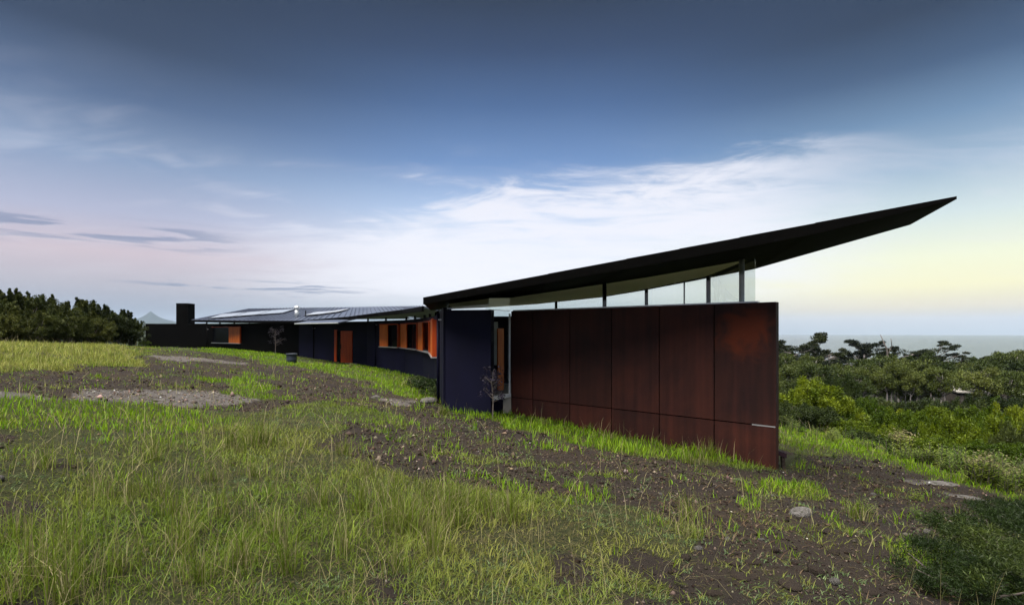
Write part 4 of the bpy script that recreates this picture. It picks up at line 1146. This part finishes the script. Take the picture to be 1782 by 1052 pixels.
for i, (px, D, yt) in enumerate(((1651, 50, 652), (1712, 50, 654), (1752, 50, 658))):
    put_tree(SLN[i % 2], px, yt, D, 'screening_gum', 'slim gum standing beside a pale roof in the gully', 'slim gums beside the pale roofs', .9)
for i, (px, D, yt, w) in enumerate(((1662, 46, 685, 60), (1700, 45, 683, 60), (1760, 46, 687, 60), (1795, 46, 686, 60))):
    put_bush(DRK[i % 2], px, yt, D, w, 'screening_bush', 'dark bush hiding the walls of a pale-roofed house', 'bush', 'bushes before the pale-roofed houses')
for i in range(50):
    D = 47+rt.random()*38; px = 1275+rt.random()*590
    put_bush((DRK+WAT[:1])[i % 3 if i % 4 else 0], px, 683+rt.uniform(-12, 12)-(D-50)*.25+(34 if 1490 < px < 1720 else 0), D, rt.uniform(55, 100), 'understorey_bush', 'deep green understorey bush at the foot of the gum trees', 'bush', 'understorey bushes in the gully')
# dead snag
x, D = (1545-CX)/FPX*100, 100.0; g_ = gz(x, D)
sn = empty('dead_tree', (x, D, g_), 'bare dead tree whose twin grey spars stand above the gum crowns', 'dead tree')
H_ = W(0, 582, D).z-g_
MB().tube([(0, 0, -.5), (.2, 0, H_*.5), (-.2, 0, H_*.8), (-1.3, .2, H_)], [.26, .2, .13, .05], 6).tube([(-.1, 0, H_*.72), (.8, 0, H_*.84), (.6, 0, H_*.95)], [.11, .09, .04], 5).tube([(-.4, 0, H_*.84), (-.9, 0, H_*.88)], [.05, .03], 5).build('trunk', M['bark'], sn, sm=True)
# roofs of houses down among the trees
def farhouse(px, py, D, w, label):
    p = W(px, py, D); g_ = gz(p.x, p.y); hh_ = p.z-g_
    o = empty('distant_house', (p.x, p.y, g_), label, 'house', None, -.35)
    MB().box((0, 0, (hh_-.5)/2), w*.94, 3.2, hh_-.5).build('wall', M['bark'], o)
    MB().hexa([(-w/2, -1.9, hh_-.30), (w/2, -1.9, hh_-.30), (w/2, 1.9, hh_-.1), (-w/2, 1.9, hh_-.1)], [(-w/2, -1.9, hh_-.2), (w/2, -1.9, hh_-.2), (w/2, 1.9, hh_), (-w/2, 1.9, hh_)]).build('roof', M['floor'], o)
    for k in (-.28, 0, .28):
        MB().box((k*w, -1.62, (hh_-.9)*.6), w*.14, .06, 1.2).build('window', M['darkglass'], o)
farhouse(1679, 675, 52, 2.7, 'low house with a long white roof glimpsed among the gum trunks')
farhouse(1778, 680, 52, 2.2, 'house with a pale roof half hidden behind the wattles')

# saplings against the house
def sapling(seed, h, r, ca, cb, n=40):
    r_ = np.random.default_rng(seed); mb = MB(); cen = []
    mb.tube([(0, 0, -.1), (.02, 0, h*.4), (-.02, .02, h*.75), (.03, 0, h)], [.022, .018, .012, .004], 6)
    for i in range(n):
        f = r_.uniform(.35, 1); a = r_.uniform(0, 6.28); l_ = r*r_.uniform(.3, 1)*(1.15-f*.5)
        e = (l_*math.cos(a), l_*math.sin(a), h*f+l_*.3); cen.append(e)
        if i % 2 == 0: mb.tube([(0, 0, h*f*.9), (e[0]*.5, e[1]*.5, h*f+.02), e], [.008, .005, .002], 4)
    V, F, c = leaves(np.array(cen), np.full((n, 3), r*.22), 14, .055, .55, ca, cb, seed, .2)
    crown = npmesh('crown', V, F, c); crown.materials.append(M['leaf'])
    st = mb.mesh('trunk'); st.materials.append(M['bark'])
    return crown, st
x, y = W(857, 577, 12.7).xy
plant(sapling(301, 1.2, .42, (.020, .018, .030), (.040, .034, .055)), 'sapling', 'slender sapling with dusky purple leaves before the glazed corner', 'sapling', (x, y, gz(x, y)), 1.0, 0, None, 'trunk')
x, y = W(479, 577, 34.6).xy
plant(sapling(302, 1.7, .7, (.020, .018, .026), (.036, .032, .044)), 'sapling', 'thin dark sapling against the black wall near the tub', 'sapling', (x, y, gz(x, y)), 1.0, 0, None, 'trunk')

# upright weeds along the bank and in the soil
def weed(seed, h, ca, cb, heads=False):
    r_ = np.random.default_rng(seed); mb = MB(); V, F, c = [], [], []; k = 0
    for s in range(7):
        bx_, by_ = r_.normal(0, .09, 2); hh_ = h*r_.uniform(.6, 1.05); lx, ly = r_.normal(0, .06, 2)
        mb.tube([(bx_, by_, -.05), (bx_+lx*.5, by_+ly*.5, hh_*.5), (bx_+lx, by_+ly, hh_)], [.007, .006, .003], 5)
        m = 16
        for i in range(m):
            f = .12+.88*i/m; a = i*2.4+s; L_ = h*.26*(1.15-.6*f)
            o_ = np.array([bx_+lx*f, by_+ly*f, hh_*f]); d = np.array([math.cos(a), math.sin(a), .45]); sd_ = np.array([-math.sin(a), math.cos(a), 0])
            V += [o_, o_+d*L_*.5+sd_*L_*.16, o_+d*L_, o_+d*L_*.5-sd_*L_*.16]; F.append((k, k+1, k+2, k+3)); k += 4
            t = r_.uniform(); c += [np.array(ca)*(1-t)+np.array(cb)*t]*4
        if heads:
            for i in range(16):
                o_ = np.array([bx_+lx, by_+ly, hh_])+r_.normal(0, .05, 3); d = r_.normal(size=3)*.011; e = r_.normal(size=3)*.011
                V += [o_-d, o_+e, o_+d, o_-e]; F.append((k, k+1, k+2, k+3)); k += 4; c += [np.array((.17, .155, .075))*r_.uniform(.7, 1.2)]*4
    crown = npmesh('leaves', np.array(V), np.array(F), np.array(c)); crown.materials.append(M['leaf'])
    st = mb.mesh('stems'); st.materials.append(M['bark'])
    return crown, st
WD = [weed(401, .55, (.050, .085, .014), (.105, .150, .024)), weed(402, .50, (.055, .090, .016), (.115, .155, .028))]
WH = [weed(403, .62, (.060, .095, .014), (.120, .155, .026), True)]
rw = random.Random(9)
for i in range(84):
    t = rw.random(); px = 1362+t*470+rw.uniform(-10, 10); py = 741+t*112+rw.uniform(-8, 7)
    x, y = ghit(px, py); s = rw.uniform(.55, 1.15)*(.8+.3*t)
    plant(WD[i % 2], 'bank_weed', 'upright leafy green weed on the crest of the bank', 'weed', (x, y, gz(x, y)), s, rw.uniform(0, 6), 'upright weeds on the bank', 'stems', 'leaves')
for i in range(14):
    px = 1690+rw.random()*120; py = 838+(px-1690)*.16+rw.uniform(-8, 12)
    x, y = ghit(px, py)
    plant(WH[0], 'flowering_weed', 'tall weed with faded cream flower heads at the end of the bank', 'weed', (x, y, gz(x, y)), rw.uniform(.75, 1.15), rw.uniform(0, 6), 'cream-headed weeds on the bank', 'stems', 'leaves')
for i in range(4):
    x, y = ghit(1585+i*6, 793+i*2)
    plant(WH[0], 'flowering_weed', 'faded cream flower heads standing before the dark scrub', 'weed', (x, y+.6, gz(x, y+.6)), 1.05, rw.uniform(0, 6), 'cream-headed weeds before the scrub', 'stems', 'leaves')
for i, (px, py) in enumerate(((1601, 903), (1510, 890), (1592, 868), (1630, 920), (1450, 800), (1390, 800))):
    x, y = ghit(px, py)
    plant(WD[i % 2], 'soil_weed', 'lone leafy weed sprouting from the dark soil', 'weed', (x, y, gz(x, y)), .42, i, 'lone weeds in the soil', 'stems', 'leaves')
# low feathery bush in the near corner and shrubs by the wall foot
FOR = bush_kind(131, .8, .55, 170, 130, .042, .14, (.010, .020, .005), (.034, .052, .009), .15)
for i, (px, py, s) in enumerate(((1745, 985, 1.0), (1690, 1040, .8), (1810, 930, .9), (1800, 1050, 1.0))):
    x, y = ghit(px, py)
    plant(FOR, 'feathery_bush', 'low dark feathery bush in the corner of the soil slope', 'bush', (x, y, gz(x, y)-.03), s, i, 'low feathery bushes')
LOW = bush_kind(132, .7, .5, 90, 60, .06, .35, (.018, .032, .010), (.045, .070, .018), .16)
for i, (px, py, s) in enumerate(((740, 680, 1.0), (757, 690, .8), (725, 668, .8))):
    x, y = ghit(px, py)
    plant(LOW, 'low_shrub', 'low leafy shrub against the foot of the curved blue wall', 'shrub', (x, y, gz(x, y)-.03), s, i, 'low shrubs at the wall foot')
